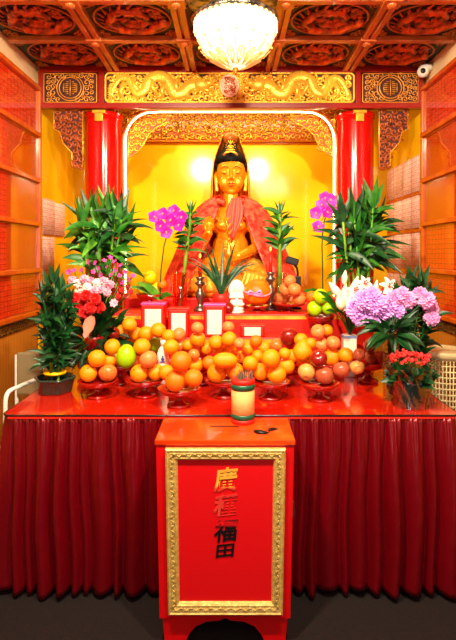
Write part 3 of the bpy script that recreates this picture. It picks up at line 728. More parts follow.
# fortune stick holder on the box
hp = PZ(243, 419, BZ); hp.y = 2.263; hp.x = (243-CX)*2.263/F
hd = thing('stick_holder', 'bamboo cylinder of fortune sticks with green bands on the donation box', 'stick holder', (hp.x, hp.y, BZ))
def lat(name, prof, m, par, c=None, n=28, **k): return MB().lathe(prof, c or wloc(par), n, **k).build(name, M[m] if isinstance(m, str) else m, par)
R_ = .0525
lat('cup', [(R_, 0), (R_, .195), (R_-.006, .195), (R_-.006, .01), (0, .01)], 'bamboo', hd)
for z0, z1, m_ in ((.0, .02, 'cloth_red'), (.02, .042, 'green_band'), (.15, .175, 'green_band'), (.175, .197, 'cloth_red')):
    lat('band', [(R_-.002, z0), (R_+.0015, z0+.0005), (R_+.0015, z1-.0005), (R_-.006, z1)], m_, hd)
rn = random.Random(3)
for k in range(54):
    a = rn.uniform(0, 6.28); q = .041*math.sqrt(rn.uniform(0, 1)); x, y = hp.x+q*math.cos(a), hp.y+q*math.sin(a)
    MB().tube([(x*.999, y, BZ+.012), (x+rn.uniform(-.006, .006), y+rn.uniform(-.004, .004), BZ+rn.uniform(.212, .235))], .0023, 5).build('fortune_stick', M[('stem', 'black', 'carved_dark')[k % 3]], hd)
# moon blocks
def moon(px, py, rz, L, label, m):
    p = PZ(px, py, BZ); mb = MB(); N = 14; vs = []; fs = []; 
    for i in range(N+1):
        t = i/N; a = -1.15+2.3*t; wv = max(math.sin(PI*t), .02)
        c = Vector((L*.62*math.sin(a), L*.62*(math.cos(a)-.75), 0)); nrm = Vector((math.sin(a), math.cos(a), 0))
        for k in range(8):
            b = 2*PI*k/8; vs.append(c+nrm*math.cos(b)*L*.3*wv+Vector((0, 0, L*.2*wv*max(math.sin(b), 0))))
    fs = [(i*8+k, i*8+(k+1) % 8, (i+1)*8+(k+1) % 8, (i+1)*8+k) for i in range(N) for k in range(8)]
    mb.add(vs, fs); o = mb.build('divination_block', M[m], None, 0, True, loc=(p.x, p.y, BZ)); o.data.transform(Matrix.Translation(p.xyz-Vector((p.x, p.y, BZ)) + Vector((p.x, p.y, BZ)))); o.rotation_euler = (0, 0, rz)
    return tag(o, label, 'divination block', 'crescent divination blocks on the donation box')
moon(261, 432, 2.7, .062, 'dark crescent divination block on the box, larger one nearer the sticks', 'black')
moon(273, 430, .6, .046, 'small dark crescent divination block near the right edge of the box', 'black')

# ================================================================ FRUIT
def pedestal(px, D, label, rad=.105, hgt=.092, z=TZ, m='ruby_glass', group='red glass fruit bowls on the table'):
    x = (px-CX)*D/F; t = thing('fruit_bowl', label, 'bowl', (x, D, z), group)
    s = hgt/.092
    lat('foot', [(.0, 0), (.055, 0), (.06, .006*s), (.056, .013*s), (.03, .02*s), (.018, .032*s), (.016, .04*s), (.024, .05*s), (.03, .055*s)], m, t, n=28)
    d = MB().lathe([(0, .05*s), (.05, .055*s), (rad*.8, .066*s), (rad, hgt), (rad-.004, hgt), (rad*.78, .073*s), (.03, .062*s), (0, .062*s)], wloc(t), 36, wob=lambda a, zz: 1+(.025*math.cos(12*a) if zz > .08*s else 0))
    d.build('dish', M[m], t); return (x, D, z, rad, hgt)
bowls = []
bn = ['leftmost', 'second from the left', 'third from the left, standing foremost', 'fourth from the left behind the stick holder', 'second from the right', 'rightmost']
for (px, D), n_ in zip(((98, 2.62), (144.5, 2.64), (179, 2.47), (224, 2.63), (270, 2.60), (319, 2.57)), bn):
    bowls.append(pedestal(px, D, 'red glass pedestal bowl in the front row, '+n_))
for px, n_ in zip((120, 160, 201, 243, 285, 328, 368), ('behind the green pomelo', 'behind the small bottle', 'behind the foremost bowl', 'behind the stick holder', 'below the right peach bowl', 'left of the white pot', 'behind the white pot at the right end')):
    bowls.append(pedestal(px, 2.93 if px > 360 else 2.90, 'red glass pedestal bowl in the back row, '+n_, .11, .125))
FR = []   # placed spheres
for k in range(9): FR.append((Vector((-.375, 2.76, TZ+.03*k+.01)), .032)); FR.append((Vector((.727, 3.08, TZ+.03*k)), .045))
NOB = len(FR)
meshes = {}
def fruit_mesh(kind, m, sz=(1, 1, 1)):
    key = (kind, m)
    if key in meshes: return meshes[key]
    mb = MB(); n = 20; prof = []
    for i in range(15):
        a = PI*i/14; r = math.sin(a); z = -math.cos(a)
        if kind == 'orange':
            z *= .95
            if i == 14: z = .90
            if i == 13: z -= .01
        if kind in ('apple', 'peach'):
            z *= .92; r *= 1+.05*z
            z -= .22*math.exp(-((r)/.28)**2) if z > 0 else -.14*math.exp(-(r/.25)**2)
        if kind == 'mango': z *= 1.0; r *= .82
        if kind == 'pomelo': z = z*1.08+(.12*max(z, 0)**3); r *= .95
        if kind == 'pear': r *= (1 if z < .1 else 1-.45*(z-.1)); z = z*1.05+.1*max(z, 0)
        if kind == 'lime': z *= 1.0+.08*abs(z)**6
        prof.append((max(r, 0), z))
    prof[0] = (0, prof[0][1]); prof[-1] = (0, prof[-1][1])
    mb.lathe(prof, (0, 0, 0), n)
    me = bpy.data.meshes.new(kind); me.from_pydata(mb.v, [], mb.f); me.polygons.foreach_set('use_smooth', mb.sm); me.materials.append(M[m]); me.update()
    top = prof[-1][1]
    st = MB()
    if kind in ('orange',):
        st.lathe([(.0, top-.03), (.1, top-.01), (.12, top+.015), (.05, top+.04), (0, top+.045)], (0, 0, 0), 6)
    else: st.tube([(0, 0, top-.05), (.02, 0, top+.08), (.06, 0, top+.2)], [.035, .03, .04], 5)
    me2 = bpy.data.meshes.new('stem'); me2.from_pydata(st.v, [], st.f); me2.materials.append(M['stem']); me2.update()
    meshes[key] = (me, me2); return meshes[key]
rnf = random.Random(21)
def hits(p, r):
    for q, s in FR:
        if (p-q).length < (r+s)*.985: return True
    for (x, y, z, R0, h) in bowls:
        d = math.hypot(p.x-x, p.y-y); k = h/.092
        if d > R0+r: continue
        if p.z < z+h and d < R0: 
            if p.z < z+.05*k: return True
        for (a, za), (b, zb) in (((0, .06*k), (R0*.79, .07*k)), ((R0*.79, .07*k), (R0, h)), ((.03, .052*k), (.03, .0)), ((.06, .0), (.03, .02*k))):
            t = ((d-a)*(b-a)+(p.z-z-za)*(zb-za))/((b-a)**2+(zb-za)**2); t = min(1, max(0, t))
            if math.hypot(d-a-(b-a)*t, p.z-z-za-(zb-za)*t) < r*.98: return True
    return p.z-r < TZ+.002 or (p.y+r > 3.112 and p.z < 1.08+r*.3) or p.y > 3.08
kindcat = {'orange': 'orange', 'apple': 'apple', 'peach': 'peach', 'mango': 'mango', 'pomelo': 'pomelo', 'pear': 'pear', 'lime': 'lime', 'lemon': 'lemon'}
def put_fruit(kind, m, p, r, label, group, tilt=None, sc3=(1, 1, 1)):
    me, me2 = fruit_mesh(kind, m)
    o = bpy.data.objects.new(kind, me); COL.objects.link(o); o.location = p; o.scale = (r*sc3[0], r*sc3[1], r*sc3[2])
    o.rotation_euler = tilt or (rnf.uniform(-.9, .9), rnf.uniform(-.9, .9), rnf.uniform(0, 6))
    c = bpy.data.objects.new('stem', me2); COL.objects.link(c); c.parent = o
    return tag(o, label, kindcat[kind], group)
import re as _re
def fruit(kind, m, px, py, rp, D0, label, Dmax=3.08, tilt=None, sc3=(1, 1, 1)):
    D = D0; 
    while D < 3.3 and hits(P(px, py, D), rp*D/F): D += .006
    if D >= 3.3: D = D0; print('NOFREE', px, py)
    last = D
    while D < Dmax and not hits(P(px, py, D), rp*D/F): last = D; D += .003
    p = P(px, py, last); r = rp*last/F
    FR.append((p, r)); FL.append((label, round(last, 2), round(p.z, 2), D >= Dmax))
    put_fruit(kind, m, p, r, label, 'fruit heaped on the offering table', tilt, sc3)
FL = []
O, OD = 'orange', 'orange_deep'
fruits = [
 # bowl 1
 (O, O, 88.2, 373.2, 8.7, 2.45, 'bright orange at the front left of the leftmost bowl'),
 ('apple', 'apple', 107.8, 372.8, 9.3, 2.45, 'red and yellow apple at the front right of the leftmost bowl'),
 (O, O, 97, 358.5, 9, 2.55, 'orange lying on top of the leftmost bowl above the front pair'),
 ('apple', 'dark_apple', 83, 364, 6, 2.62, 'small red apple peeking out at the left edge of the leftmost bowl'),
 (O, O, 109.5, 361, 7, 2.66, 'orange wedged behind the red and yellow apple'),
 (O, O, 92, 349.5, 8.3, 2.62, 'topmost orange of the leftmost bowl beside the flower bouquet'),
 # bowl 2
 (O, O, 139.1, 373.2, 9, 2.45, 'orange at the front left of the second bowl from the left'),
 (O, O, 156.3, 372.2, 8.3, 2.45, 'orange at the front right of the second bowl below the bottle'),
 ('peach', 'peach', 148.5, 359.5, 9, 2.5, 'large pinkish peach on the two front oranges of the second bowl'),
 ('peach', 'peach', 135, 361.3, 6.5, 2.6, 'smaller peach left of the large pinkish peach'),
 ('pomelo', 'green_fruit', 126, 357, 10.3, 2.56, 'big green pomelo between the two leftmost bowls'),
 # bowl 3
 (O, OD, 175.7, 380.3, 11.3, 2.3, 'largest orange at the very front of the foremost bowl'),
 (O, OD, 193.5, 378, 9.3, 2.35, 'deep orange right of the largest one in the foremost bowl'),
 (O, O, 166.5, 372.5, 8, 2.45, 'orange at the left rear of the foremost bowl'),
 (O, OD, 181, 361.3, 10.6, 2.35, 'big deep orange crowning the foremost bowl'),
 (O, O, 196, 365, 7.3, 2.48, 'orange right of the crowning orange of the foremost bowl'),
 # bowl 4
 (O, O, 217, 372.8, 10, 2.45, 'round orange just left of the stick holder'),
 (O, O, 235, 371, 9, 2.5, 'orange right behind the sticks of the holder'),
 ('mango', O, 225, 360.3, 9.6, 2.5, 'long orange mango lying on the oranges behind the stick holder'),
 # bowl 5
 (O, O, 260.5, 371.6, 8.6, 2.45, 'orange at the front left of the second bowl from the right'),
 (O, O, 276.7, 374.1, 9.6, 2.4, 'orange at the front right of the second bowl from the right'),
 (O, O, 270.8, 358.4, 9.6, 2.45, 'shiny orange on top of the second bowl from the right'),
 (O, O, 287, 366, 8, 2.58, 'orange at the right rear of the second bowl from the right'),
 # bowl 6
 ('apple', 'pale_apple', 306.6, 372.2, 8.7, 2.45, 'pale yellow apple at the front left of the rightmost bowl'),
 ('apple', 'plum', 324.7, 375.5, 9.6, 2.4, 'brownish pink apple at the very front of the rightmost bowl'),
 ('apple', 'plum', 341.5, 369.8, 8.7, 2.45, 'dark reddish apple at the right end of the rightmost bowl'),
 ('apple', 'dark_apple', 318.7, 358.5, 8.8, 2.48, 'dark brown red apple on top of the rightmost bowl'),
 (O, O, 304, 362, 7.5, 2.6, 'orange behind the pale yellow apple'),
 (O, O, 332, 356.6, 9, 2.6, 'orange right behind the dark brown red apple'),
 # back rows
 (O, O, 250.3, 363.3, 7.6, 2.6, 'orange between the stick holder and the shiny orange'),
 (O, OD, 209.3, 362.6, 7, 2.62, 'deep orange between the foremost bowl and the long mango'),
 (O, O, 112.3, 346.8, 8, 2.7, 'orange in the back row, left of the pomelo'),
 (O, O, 115.5, 357.5, 7, 2.7, 'orange in the back row, low beside the pomelo'),
 (O, O, 142, 346.5, 8.5, 2.7, 'orange in the back row, between the pomelo and the green lime'),
 ('lime', 'green_fruit', 156, 344.5, 8, 2.72, 'green lime behind the small bottle'),
 (O, O, 171, 347, 8, 2.7, 'orange in the back row, right of the small bottle'),
 (O, OD, 196.8, 348, 6.3, 2.72, 'small deep orange in the back row, above the foremost bowl'),
 ('apple', 'apple', 180.3, 346, 6, 2.75, 'small red apple in the back row, above the crowning orange'),
 ('apple', 'apple', 193.8, 354.8, 6, 2.68, 'red apple low between the crowning orange and the long mango'),
 (O, O, 188, 345.5, 5.5, 2.75, 'small orange squeezed beside the small red apple'),
 (O, O, 207, 348.5, 6.3, 2.72, 'small orange left of the light yellow fruit in the back row'),
 (O, O, 218, 349, 6.2, 2.72, 'light orange above the left end of the long mango'),
 (O, O, 230, 349.3, 6.8, 2.72, 'orange above the right end of the long mango'),
 (O, O, 241, 356.6, 6.2, 2.68, 'small orange above the sticks of the holder'),
 (O, O, 248.3, 348.8, 6.8, 2.72, 'orange in the back row, below the red tin nearest the right'),
 (O, O, 264.5, 348, 6.6, 2.72, 'orange in the back row, left of the red apple with the dark hollow'),
 (O, O, 257.8, 356, 6.2, 2.7, 'orange in the back row, behind and left of the shiny orange'),
 ('apple', 'apple', 276.5, 345, 7, 2.72, 'red apple with a dark hollow, behind the shiny orange'),
 (O, O, 284.8, 353.5, 6, 2.7, 'small orange right of the shiny orange in the back row'),
 ('pear', O, 302.5, 351, 9.6, 2.68, 'tall orange pear shaped fruit, above the pale yellow apple'),
 (O, O, 291.8, 356, 6.6, 2.68, 'orange left of the pear shaped fruit'),
 ('apple', 'dark_apple', 289, 336.8, 9.3, 2.8, 'large dark red apple at the back, under the right peach bowl'),
 (O, O, 301, 340, 7, 2.8, 'orange behind the pear shaped fruit'),
 (O, O, 346, 355.2, 7.8, 2.65, 'orange left of the white pot, above the dark reddish apple'),
 ('apple', 'pale_apple', 357.2, 367.2, 7.5, 2.55, 'small yellow and pink apple alone right of the rightmost bowl'),
 ('peach', 'peach', 321.5, 344.2, 7.1, 2.75, 'peach in the back row, left one of the pair below the topmost peach'),
 ('peach', 'peach', 333.2, 342.6, 7, 2.75, 'peach in the back row, right one of the pair below the topmost peach'),
 ('peach', 'peach', 318, 331.5, 7.3, 2.85, 'topmost peach of the right back row'),
 (O, O, 327.5, 330.3, 6, 2.9, 'orange half hidden behind the topmost peach'),
 (O, O, 310.5, 343.5, 5.8, 2.8, 'small orange between pear shaped fruit and the peaches'),
 ('peach', 'plum', 371, 357.4, 7.2, 2.65, 'reddish peach under the white flowers, lower right of three'),
 ('peach', 'plum', 359.2, 354.4, 6, 2.7, 'small reddish peach in front of the white pot'),
 ('peach', 'plum', 370.5, 344.6, 7.3, 2.72, 'reddish peach directly under the purple flowers, uppermost of three'),
 ('peach', 'plum', 381, 355.5, 5.5, 2.8, 'small reddish peach half hidden beside the glass vase'),
 (O, O, 125, 339.8, 7.8, 2.8, 'orange directly above the pomelo'),
 (O, O, 136, 334, 7.2, 2.85, 'orange in the rearmost row, second to the right above the pomelo'),
 (O, O, 146, 333.5, 7.8, 2.85, 'orange in the rearmost row, above the green lime'),
 (O, O, 158.3, 330.2, 7.8, 2.85, 'orange in the rearmost row, left of the first red tin with white paper'),
 (O, O, 168.8, 336, 6.8, 2.85, 'orange in the rearmost row, below the left red tins'),
 ('peach', 'peach', 179, 334.3, 7, 2.85, 'peach in the rearmost row, below the second red tin'),
 (O, O, 197.8, 339, 7.8, 2.82, 'orange in the rearmost row, between the two tallest red tins'),
 ('peach', 'peach', 197.4, 328, 6.3, 2.9, 'pinkish peach between the two tallest red tins'),
 (O, O, 216, 342.3, 7.6, 2.8, 'orange below the tallest red tin'),
 (O, O, 229, 339, 7.8, 2.82, 'orange below the white figurine'),
 ('peach', 'peach', 228.4, 326.8, 6, 2.9, 'peach at the foot of the white figurine'),
 (O, OD, 256, 341.2, 6.4, 2.8, 'reddish orange in front of the right small red tin'),
 ('peach', 'peach', 239.3, 343.5, 5.6, 2.8, 'small peach left of the right small red tin'),
 (O, O, 122, 331, 6.3, 2.88, 'small orange in the rearmost row, above left of the pomelo'),
 (O, O, 129.3, 324.6, 7.3, 2.9, 'highest orange at the left end of the rearmost row'),
 ('apple', 'dark_apple', 113.3, 333.5, 6.8, 2.85, 'shiny dark red apple beside the flower bouquet'),
 ('apple', 'apple', 103, 343.5, 6.2, 2.8, 'dull red apple beside the flower bouquet, left of the back oranges'),
]
for f in fruits:
    kw = {}
    if f[0] == 'mango': kw = dict(tilt=(0, PI/2, 0), sc3=(1, 1, 1.3))
    if f[0] in ('pomelo', 'pear'): kw = dict(tilt=(0, .08, 0), sc3=(1, 1, 1.05))
    fruit(*f, **kw)
FL_FLOAT = [f for f in FL if f[3]]
print('FLOAT', FL_FLOAT)
# ---- small bottle among the fruit
bt = thing('bottle', 'small bottle with white label and blue mark standing among the fruit', 'bottle', (-.375, 2.76, TZ))
lat('glass_body', [(0, 0), (.03, 0), (.031, .01), (.031, .20), (.026, .225), (.013, .24), (.013, .25), (0, .25)], 'porcelain', bt)
lat('label_band', [(.0305, .15), (.0318, .151), (.0318, .205), (.0305, .206)], 'paper', bt)
lat('bottle_cap', [(.0145, .245), (.0145, .272), (.012, .275), (0, .275)], 'white_plastic', bt)
mk = MB(); bx0 = -.375+.002; mk.ball((bx0, 2.76-.032, TZ+.175), .009, (1, .2, 1.1), 10); mk.ball((bx0, 2.76-.032, TZ+.19), .005, (1, .3, 1), 8); mk.box(bx0-.013, bx0+.013, 2.726, 2.729, TZ+.158, TZ+.164)
mk.build('blue_mark', M['blue'], bt)

# ================================================================ THINGS ON THE ALTAR STEPS
def tin(px, D, w_, top_y, z, label, lid='porcelain', dep=.09):
    x = (px-CX)*D/F; h = H-(top_y-CY)*D/F-z; t = thing('red_tin', label, 'tin', (x, D+dep/2, z), 'red tins with cream cards')
    hw = w_/2
    MB().box(x-hw, x+hw, D, D+dep, z, z+h-.012).build('tin_body', M['ruby_glass'] if False else M['cloth_red'], t, .006)
    MB().box(x-hw-.003, x+hw+.003, D-.003, D+dep+.003, z+h-.014, z+h).build('lid', M[lid], t, .004)
    MB().box(x-hw*.68, x+hw*.68, D-.003, D+.001, z+h*.08, z+h*.82).build('card', GC, t)
    fr_ = MB(); 
    for a, b, c, d in ((-hw, -hw+.008, 0, h), (hw-.008, hw, 0, h), (-hw, hw, 0, .008)): fr_.box(x+a, x+b, D-.004, D+.002, z+c, z+min(d, h-.014))
    fr_.build('edge_frame', M['red_lacquer'], t)
    return t
GC = grid_mat('card_print', srgb(252, 226, 214), srgb(250, 220, 206), srgb(252, 226, 214), axes='XZ', sx=.012, sz=.012, text=srgb(232, 150, 140), rough=.6)
tin(153, 3.14, .15, 303, 1.08, 'wide red tin with white lid, leftmost on the altar step', 'magenta')
tin(178.5, 3.14, .13, 308, 1.08, 'red tin with cream card, second from the left, below the glass vase', 'cloth_red')
tin(214.5, 3.135, .135, 304, 1.08, 'tallest red tin with cream card and pink lid under the spider plant', 'magenta')
tin(252.5, 3.135, .15, 325, 1.08, 'low red tin with cream card right of the white figurine', 'cloth_red')
# offering bowls on the steps
def heap(px, D, z, hgt, rad, label, items, m='ruby_glass', grp='fruit heaped on the altar steps'):
    global FR, bowls
    b = pedestal(px, D, label, rad, hgt, z, m, 'red bowls on the altar steps')
    oF, oB = FR, bowls; FR, bowls = [], [b]
    g = globals(); g['FR'] = FR; g['bowls'] = bowls
    for kind, mm, x, y, rp, D0, lab in items:
        Dq = D0; DM = D+rad*.7
        def hit(p, r):
            for q, s in FR:
                if (p-q).length < (r+s)*.985: return True
            d = math.hypot(p.x-b[0], p.y-b[1]); k = b[4]/.092
            for (a, za), (c, zc) in (((0, .06*k), (b[3]*.79, .07*k)), ((b[3]*.79, .07*k), (b[3], b[4]))):
                t = ((d-a)*(c-a)+(p.z-b[2]-za)*(zc-za))/((c-a)**2+(zc-za)**2); t = min(1, max(0, t))
                if math.hypot(d-a-(c-a)*t, p.z-b[2]-za-(zc-za)*t) < r*.98: return True
            return False
        while Dq < DM+.1 and hit(P(x, y, Dq), rp*Dq/F): Dq += .006
        last = Dq
        while Dq < DM and not hit(P(x, y, Dq), rp*Dq/F): last = Dq; Dq += .003
        FR.append((P(x, y, last), rp*last/F)); put_fruit(kind, mm, P(x, y, last), rp*last/F, lab, grp)
    g['FR'] = oF; g['bowls'] = oB
kindcat['citron'] = 'lemon'
heap(150, 3.47, 1.20, .125, .10, 'red stemmed bowl with yellow fruit left on the altar step', [
    ('lime', 'lemon', 143.5, 287.5, 6.8, 3.38, 'yellow fruit at the left of the left altar bowl'), ('lime', 'lemon', 156, 288.5, 6.5, 3.38, 'yellow fruit at the right of the left altar bowl'),
    ('lime', 'lemon', 150, 277.5, 7, 3.38, 'yellow fruit on top of the left altar bowl'), ('orange', 'orange_deep', 162, 284.5, 5, 3.44, 'small orange fruit behind the yellow ones in the left altar bowl')])
heap(289, 3.47, 1.20, .062, .125, 'wide red bowl heaped with peaches before the right vase', [
    ('peach', 'peach', 281, 299, 7.3, 3.36, 'peach at the lower left of the altar peach bowl'), ('peach', 'peach', 290.5, 300.5, 7, 3.34, 'peach at the front centre of the altar peach bowl'),
    ('peach', 'peach', 299.5, 298.5, 7.2, 3.36, 'peach at the lower right of the altar peach bowl'), ('peach', 'peach', 285.5, 289.5, 6.8, 3.36, 'peach at the middle left of the altar peach bowl'),
    ('peach', 'peach', 294.5, 289.5, 6.8, 3.36, 'peach at the middle right of the altar peach bowl'), ('peach', 'peach', 290, 281, 6.3, 3.38, 'topmost peach of the altar peach bowl')])
heap(320, 3.225, 1.08, .125, .098, 'red stemmed bowl with green and yellow fruit beside the white lilies', [
    ('lime', 'lime', 314.5, 308.5, 7.6, 3.12, 'yellow green fruit at the left of the right altar bowl'), ('lime', 'green_fruit', 328, 308.5, 6.2, 3.12, 'green fruit at the right of the right altar bowl'),
    ('lime', 'lime', 320.5, 296.3, 7.4, 3.12, 'yellow green fruit on top of the right altar bowl'), ('orange', 'orange_deep', 312, 296.5, 6, 3.2, 'deep orange fruit behind the yellow green ones')])
# wrapped orange ball
wx = (257-CX)*3.45/F
wb = thing('wrapped_pomelo', 'large orange pomelo with a pink ribbon on a red stand', 'pomelo', (wx, 3.45, 1.25), None)
MB().ball((wx, 3.45, 1.335), .098, (1, 1, .93), 20).build('fruit_body', M['orange_deep'], wb)
rb = MB(); rb.tube([Vector((wx+.1*math.cos(a), 3.45+.1*math.sin(a), 1.33+.014*math.sin(2*a+1))) for a in [k*PI/14 for k in range(28)]], .008, 6, closed=True, flat=.5)
rb.build('ribbon', M['pink'], wb)
bw = MB()
for s in (-1, 1): bw.tube([(wx-.02, 3.352, 1.335), (wx-.02+s*.035, 3.34, 1.355), (wx-.02+s*.05, 3.345, 1.335), (wx-.02, 3.352, 1.33)], [.004, .009, .009, .004], 6)
bw.build('bow', M['mum'], wb)
ws = thing('offering_stand', 'low red stand under the large orange pomelo', 'stand', (wx, 3.45, 1.20))
lat('foot', [(0, 0), (.05, 0), (.052, .008), (.02, .018), (.02, .026)], 'ruby_glass', ws)
lat('dish', [(.02, .024), (.07, .03), (.085, .047), (.08, .047), (.066, .035), (0, .034)], 'ruby_glass', ws)
o = put_fruit('apple', 'dark_apple', P(228.5, 305.5, 3.37).xyz.copy(), .04, 'dark red apple left of the white figurine', 'fruit heaped on the altar steps'); o.location.z = 1.237
# candle stands
def candle(px, D, label, topy, cy0):
    x = (px-CX)*D/F; t = thing('candle_stand', label, 'candle stand', (x, D, 1.20), 'pewter candle stands')
    z1 = H-(topy-CY)*D/F-1.20; k = z1/.24
    lat('stand_body', [(0, 0), (.045, 0), (.045, .012*k), (.03, .03*k), (.014, .05*k), (.02, .07*k), (.03, .095*k), (.034, .115*k), (.026, .14*k), (.013, .155*k), (.016, .175*k), (.034, .19*k), (.036, .2*k), (.018, .21*k), (.024, .225*k), (.034, .24*k), (0, .24*k)], 'pewter', t)
    c0 = H-(cy0-CY)*D/F-1.2
    lat('candle', [(0, z1), (.013, z1), (.014, c0), (0, c0)], 'cloth_red', t)
    MB().tube([(x, D, 1.2+c0), (x, D, 1.2+c0+.012)], .0015, 4).build('wick', M['black'], t)
    MB().ball((x, D, 1.2+c0+.022), .009, (1, 1, 1.9), 8).build('flame', M['flame'], t)
candle(200, 3.5, 'pewter candle stand with red candle left of the spider plant', 277, 259)
candle(270.5, 3.56, 'pewter candle stand with red candle right of the statue lap', 272, 252)
# white figurine
fx_ = (236.5-CX)*3.4/F; fb = Vector((fx_, 3.40, 1.20))
fg = thing('figurine', 'small white porcelain figurine with halo in front of the golden statue', 'figurine', fb)
lat('base', [(0, 0), (.05, 0), (.053, .01), (.045, .022), (.05, .034), (.036, .042), (0, .042)], 'porcelain', fg, wob=lambda a, z: 1+.05*math.cos(10*a))
g = MB(); g.ball(fb+Vector((0, .004, .075)), .046, (1, .75, .75), 14); g.ball(fb+Vector((0, .004, .115)), .034, (1, .75, 1.1), 12); g.ball(fb+Vector((0, -.004, .158)), .021, (.9, .9, 1.15), 12)
g.ball(fb+Vector((0, 0, .183)), .011, (1, 1, 1.3), 8)
for s in (-1, 1):
    g.tube([fb+Vector((s*.03, 0, .135)), fb+Vector((s*.042, -.015, .105)), fb+Vector((s*.008, -.04, .11))], [.012, .012, .008], 7); g.ball(fb+Vector((s*.03, -.018, .06)), .024, (1.1, .9, .6), 10)
remeshed(g, 'figure_body', M['porcelain'], fg, .0035, 2)
hl = MB(); hl.lathe([(0, -.003), (.052, -.003), (.056, 0), (.052, .004), (0, .004)], (0, 0, 0), 28, Matrix.Translation(fb+Vector((0, .034, .155))) @ Matrix.Rotation(PI/2, 4, 'X') @ Matrix.Diagonal((1, 1.25, 1, 1)))
hl.build('halo', M['porcelain'], fg)
# black desk lamp
lx = (296-CX)*3.64/F
dl = thing('desk_lamp', 'small black lamp on a bent arm at the right of the statue', 'lamp', (lx, 3.64, 1.20))
lat('base', [(0, 0), (.04, 0), (.04, .012), (.01, .02), (0, .02)], 'black', dl)
a_ = [Vector((lx, 3.64, 1.215)), Vector((lx+.004, 3.64, 1.36)), Vector((lx+.012, 3.63, 1.46)), P(297, 268, 3.62), P(292, 262, 3.6)]
MB().tube(a_, .008, 8).build('arm', M['black'], dl)
hm = MB(); q = P(292, 261, 3.58); hm.box(-.045, .045, -.03, .03, -.026, .026, Matrix.Translation(q) @ Matrix.Rotation(.3, 4, 'Y')); hm.build('lamp_head', M['black'], dl, .008)
wt = MB(); q = P(298, 283, 3.62); wt.box(q.x-.02, q.x+.02, 3.605, 3.63, q.z-.05, q.z+.05); wt.build('switch_box', M['black'], dl, .005)

# ================================================================ STATUE
SD = 4.07
def S(px, py, dy=0): p = P(px, py, SD); return Vector((p.x, SD+dy, p.z))
st = thing('seated_statue', 'large golden seated goddess statue wearing a red brocade cape', 'statue', (0, SD, 1.27))
lat('pedestal', [(0, 0), (.40, 0), (.43, .02), (.40, .05), (0, .05)], 'robe_gold', st, n=40, sy=.8, wob=lambda a, z: 1+.03*math.cos(24*a))
b = MB()
def cap(a, c, r0, r1, n=10, k=6):
    a, c = Vector(a), Vector(c)
    for i in range(k+1):
        t = i/k; b.ball(a.lerp(c, t), r0+(r1-r0)*t, (1, 1, 1), n)
cap(S(230.8, 192), S(230.8, 210), .062, .075)
b.ball(S(230.5, 222, .01), .15, (1.15, .78, .95), 18); b.ball(S(230.5, 248, 0), .15, (1.0, .85, 1.0), 18); b.ball(S(230.5, 262, 0), .17, (1.15, .95, .8), 18)
for px_ in (210, 251): b.ball(S(px_, 214, .02), .085, (1, .85, .85), 14)
b.ball(S(223, 226, -.1), .055, (1.1, .6, .8), 10); b.ball(S(239, 226, -.1), .055, (1.1, .6, .8), 10)
cap(S(206, 219, .01), S(201, 246, -.09), .07, .055); cap(S(201, 246, -.09), S(210, 234, -.24), .05, .034)
cap(S(255, 219, .01), S(258, 247, -.09), .07, .055); cap(S(258, 247, -.09), S(238, 256, -.27), .05, .034)
remeshed(b, 'torso', M['statue_gold'], st, .011, 3)
def hand(c, up, out, palm, name='hand', L=.085, curl=.5):
    """palm with four curved fingers and a thumb"""
    h = MB(); c = Vector(c); up = Vector(up).normalized(); out = Vector(out).normalized(); pn = Vector(palm).normalized()
    for i in range(4): h.ball(c+up*(.012*i)+out*0, .026, (1, 1, 1), 8)
    for i, (o_, l_) in enumerate(((-.027, .85), (-.009, 1), (.009, .95), (.027, .75))):
        p0 = c+up*.04+out*o_; p1 = p0+up*L*.38*l_+pn*.006; p2 = p1+up*L*.3*l_*(1-curl*.3)+pn*.018*curl; p3 = p2+up*L*.22*l_*(1-curl*.7)+pn*.03*curl
        h.tube([p0-up*.02, p0, p1, p2, p3], [.0095, .0095, .0088, .0078, .0055], 8)
    t0 = c-out*.022+up*.0; h.tube([t0, t0-out*.022+up*.022+pn*.01, t0-out*.024+up*.05+pn*.022, t0-out*.018+up*.066+pn*.026], [.012, .011, .0095, .007], 8)
    remeshed(h, name, M['statue_gold'], st, .0042, 2)
hand(S(210.5, 232, -.245), (0.02, -.1, 1), (1, 0, 0), (0, -1, 0), curl=.35)
hand(S(236, 257, -.275), (-.75, -.25, .5), (.3, 0, 1), (-.2, -.4, .8), curl=.9)
vs_ = MB().lathe([(0, 0), (.022, .002), (.018, .012), (.034, .05), (.036, .075), (.018, .11), (.011, .15), (.013, .17), (.022, .18), (.014, .182), (0, .178)], S(229, 262, -.31), 16)
vs_.build('vase_in_hand', M['gold'], st)
wl = MB(); wl.tube([S(229, 242, -.31), S(227.5, 228, -.315), S(226, 216, -.31)], [.006, .005, .003], 6)
for k in range(6): wl.blade(S(228-.3*k, 236-3*k, -.312), ((-1)**k*.6, -.1, .8), .06, .018, .3, 4)
wl.build('willow_sprig', M['gold'], st)
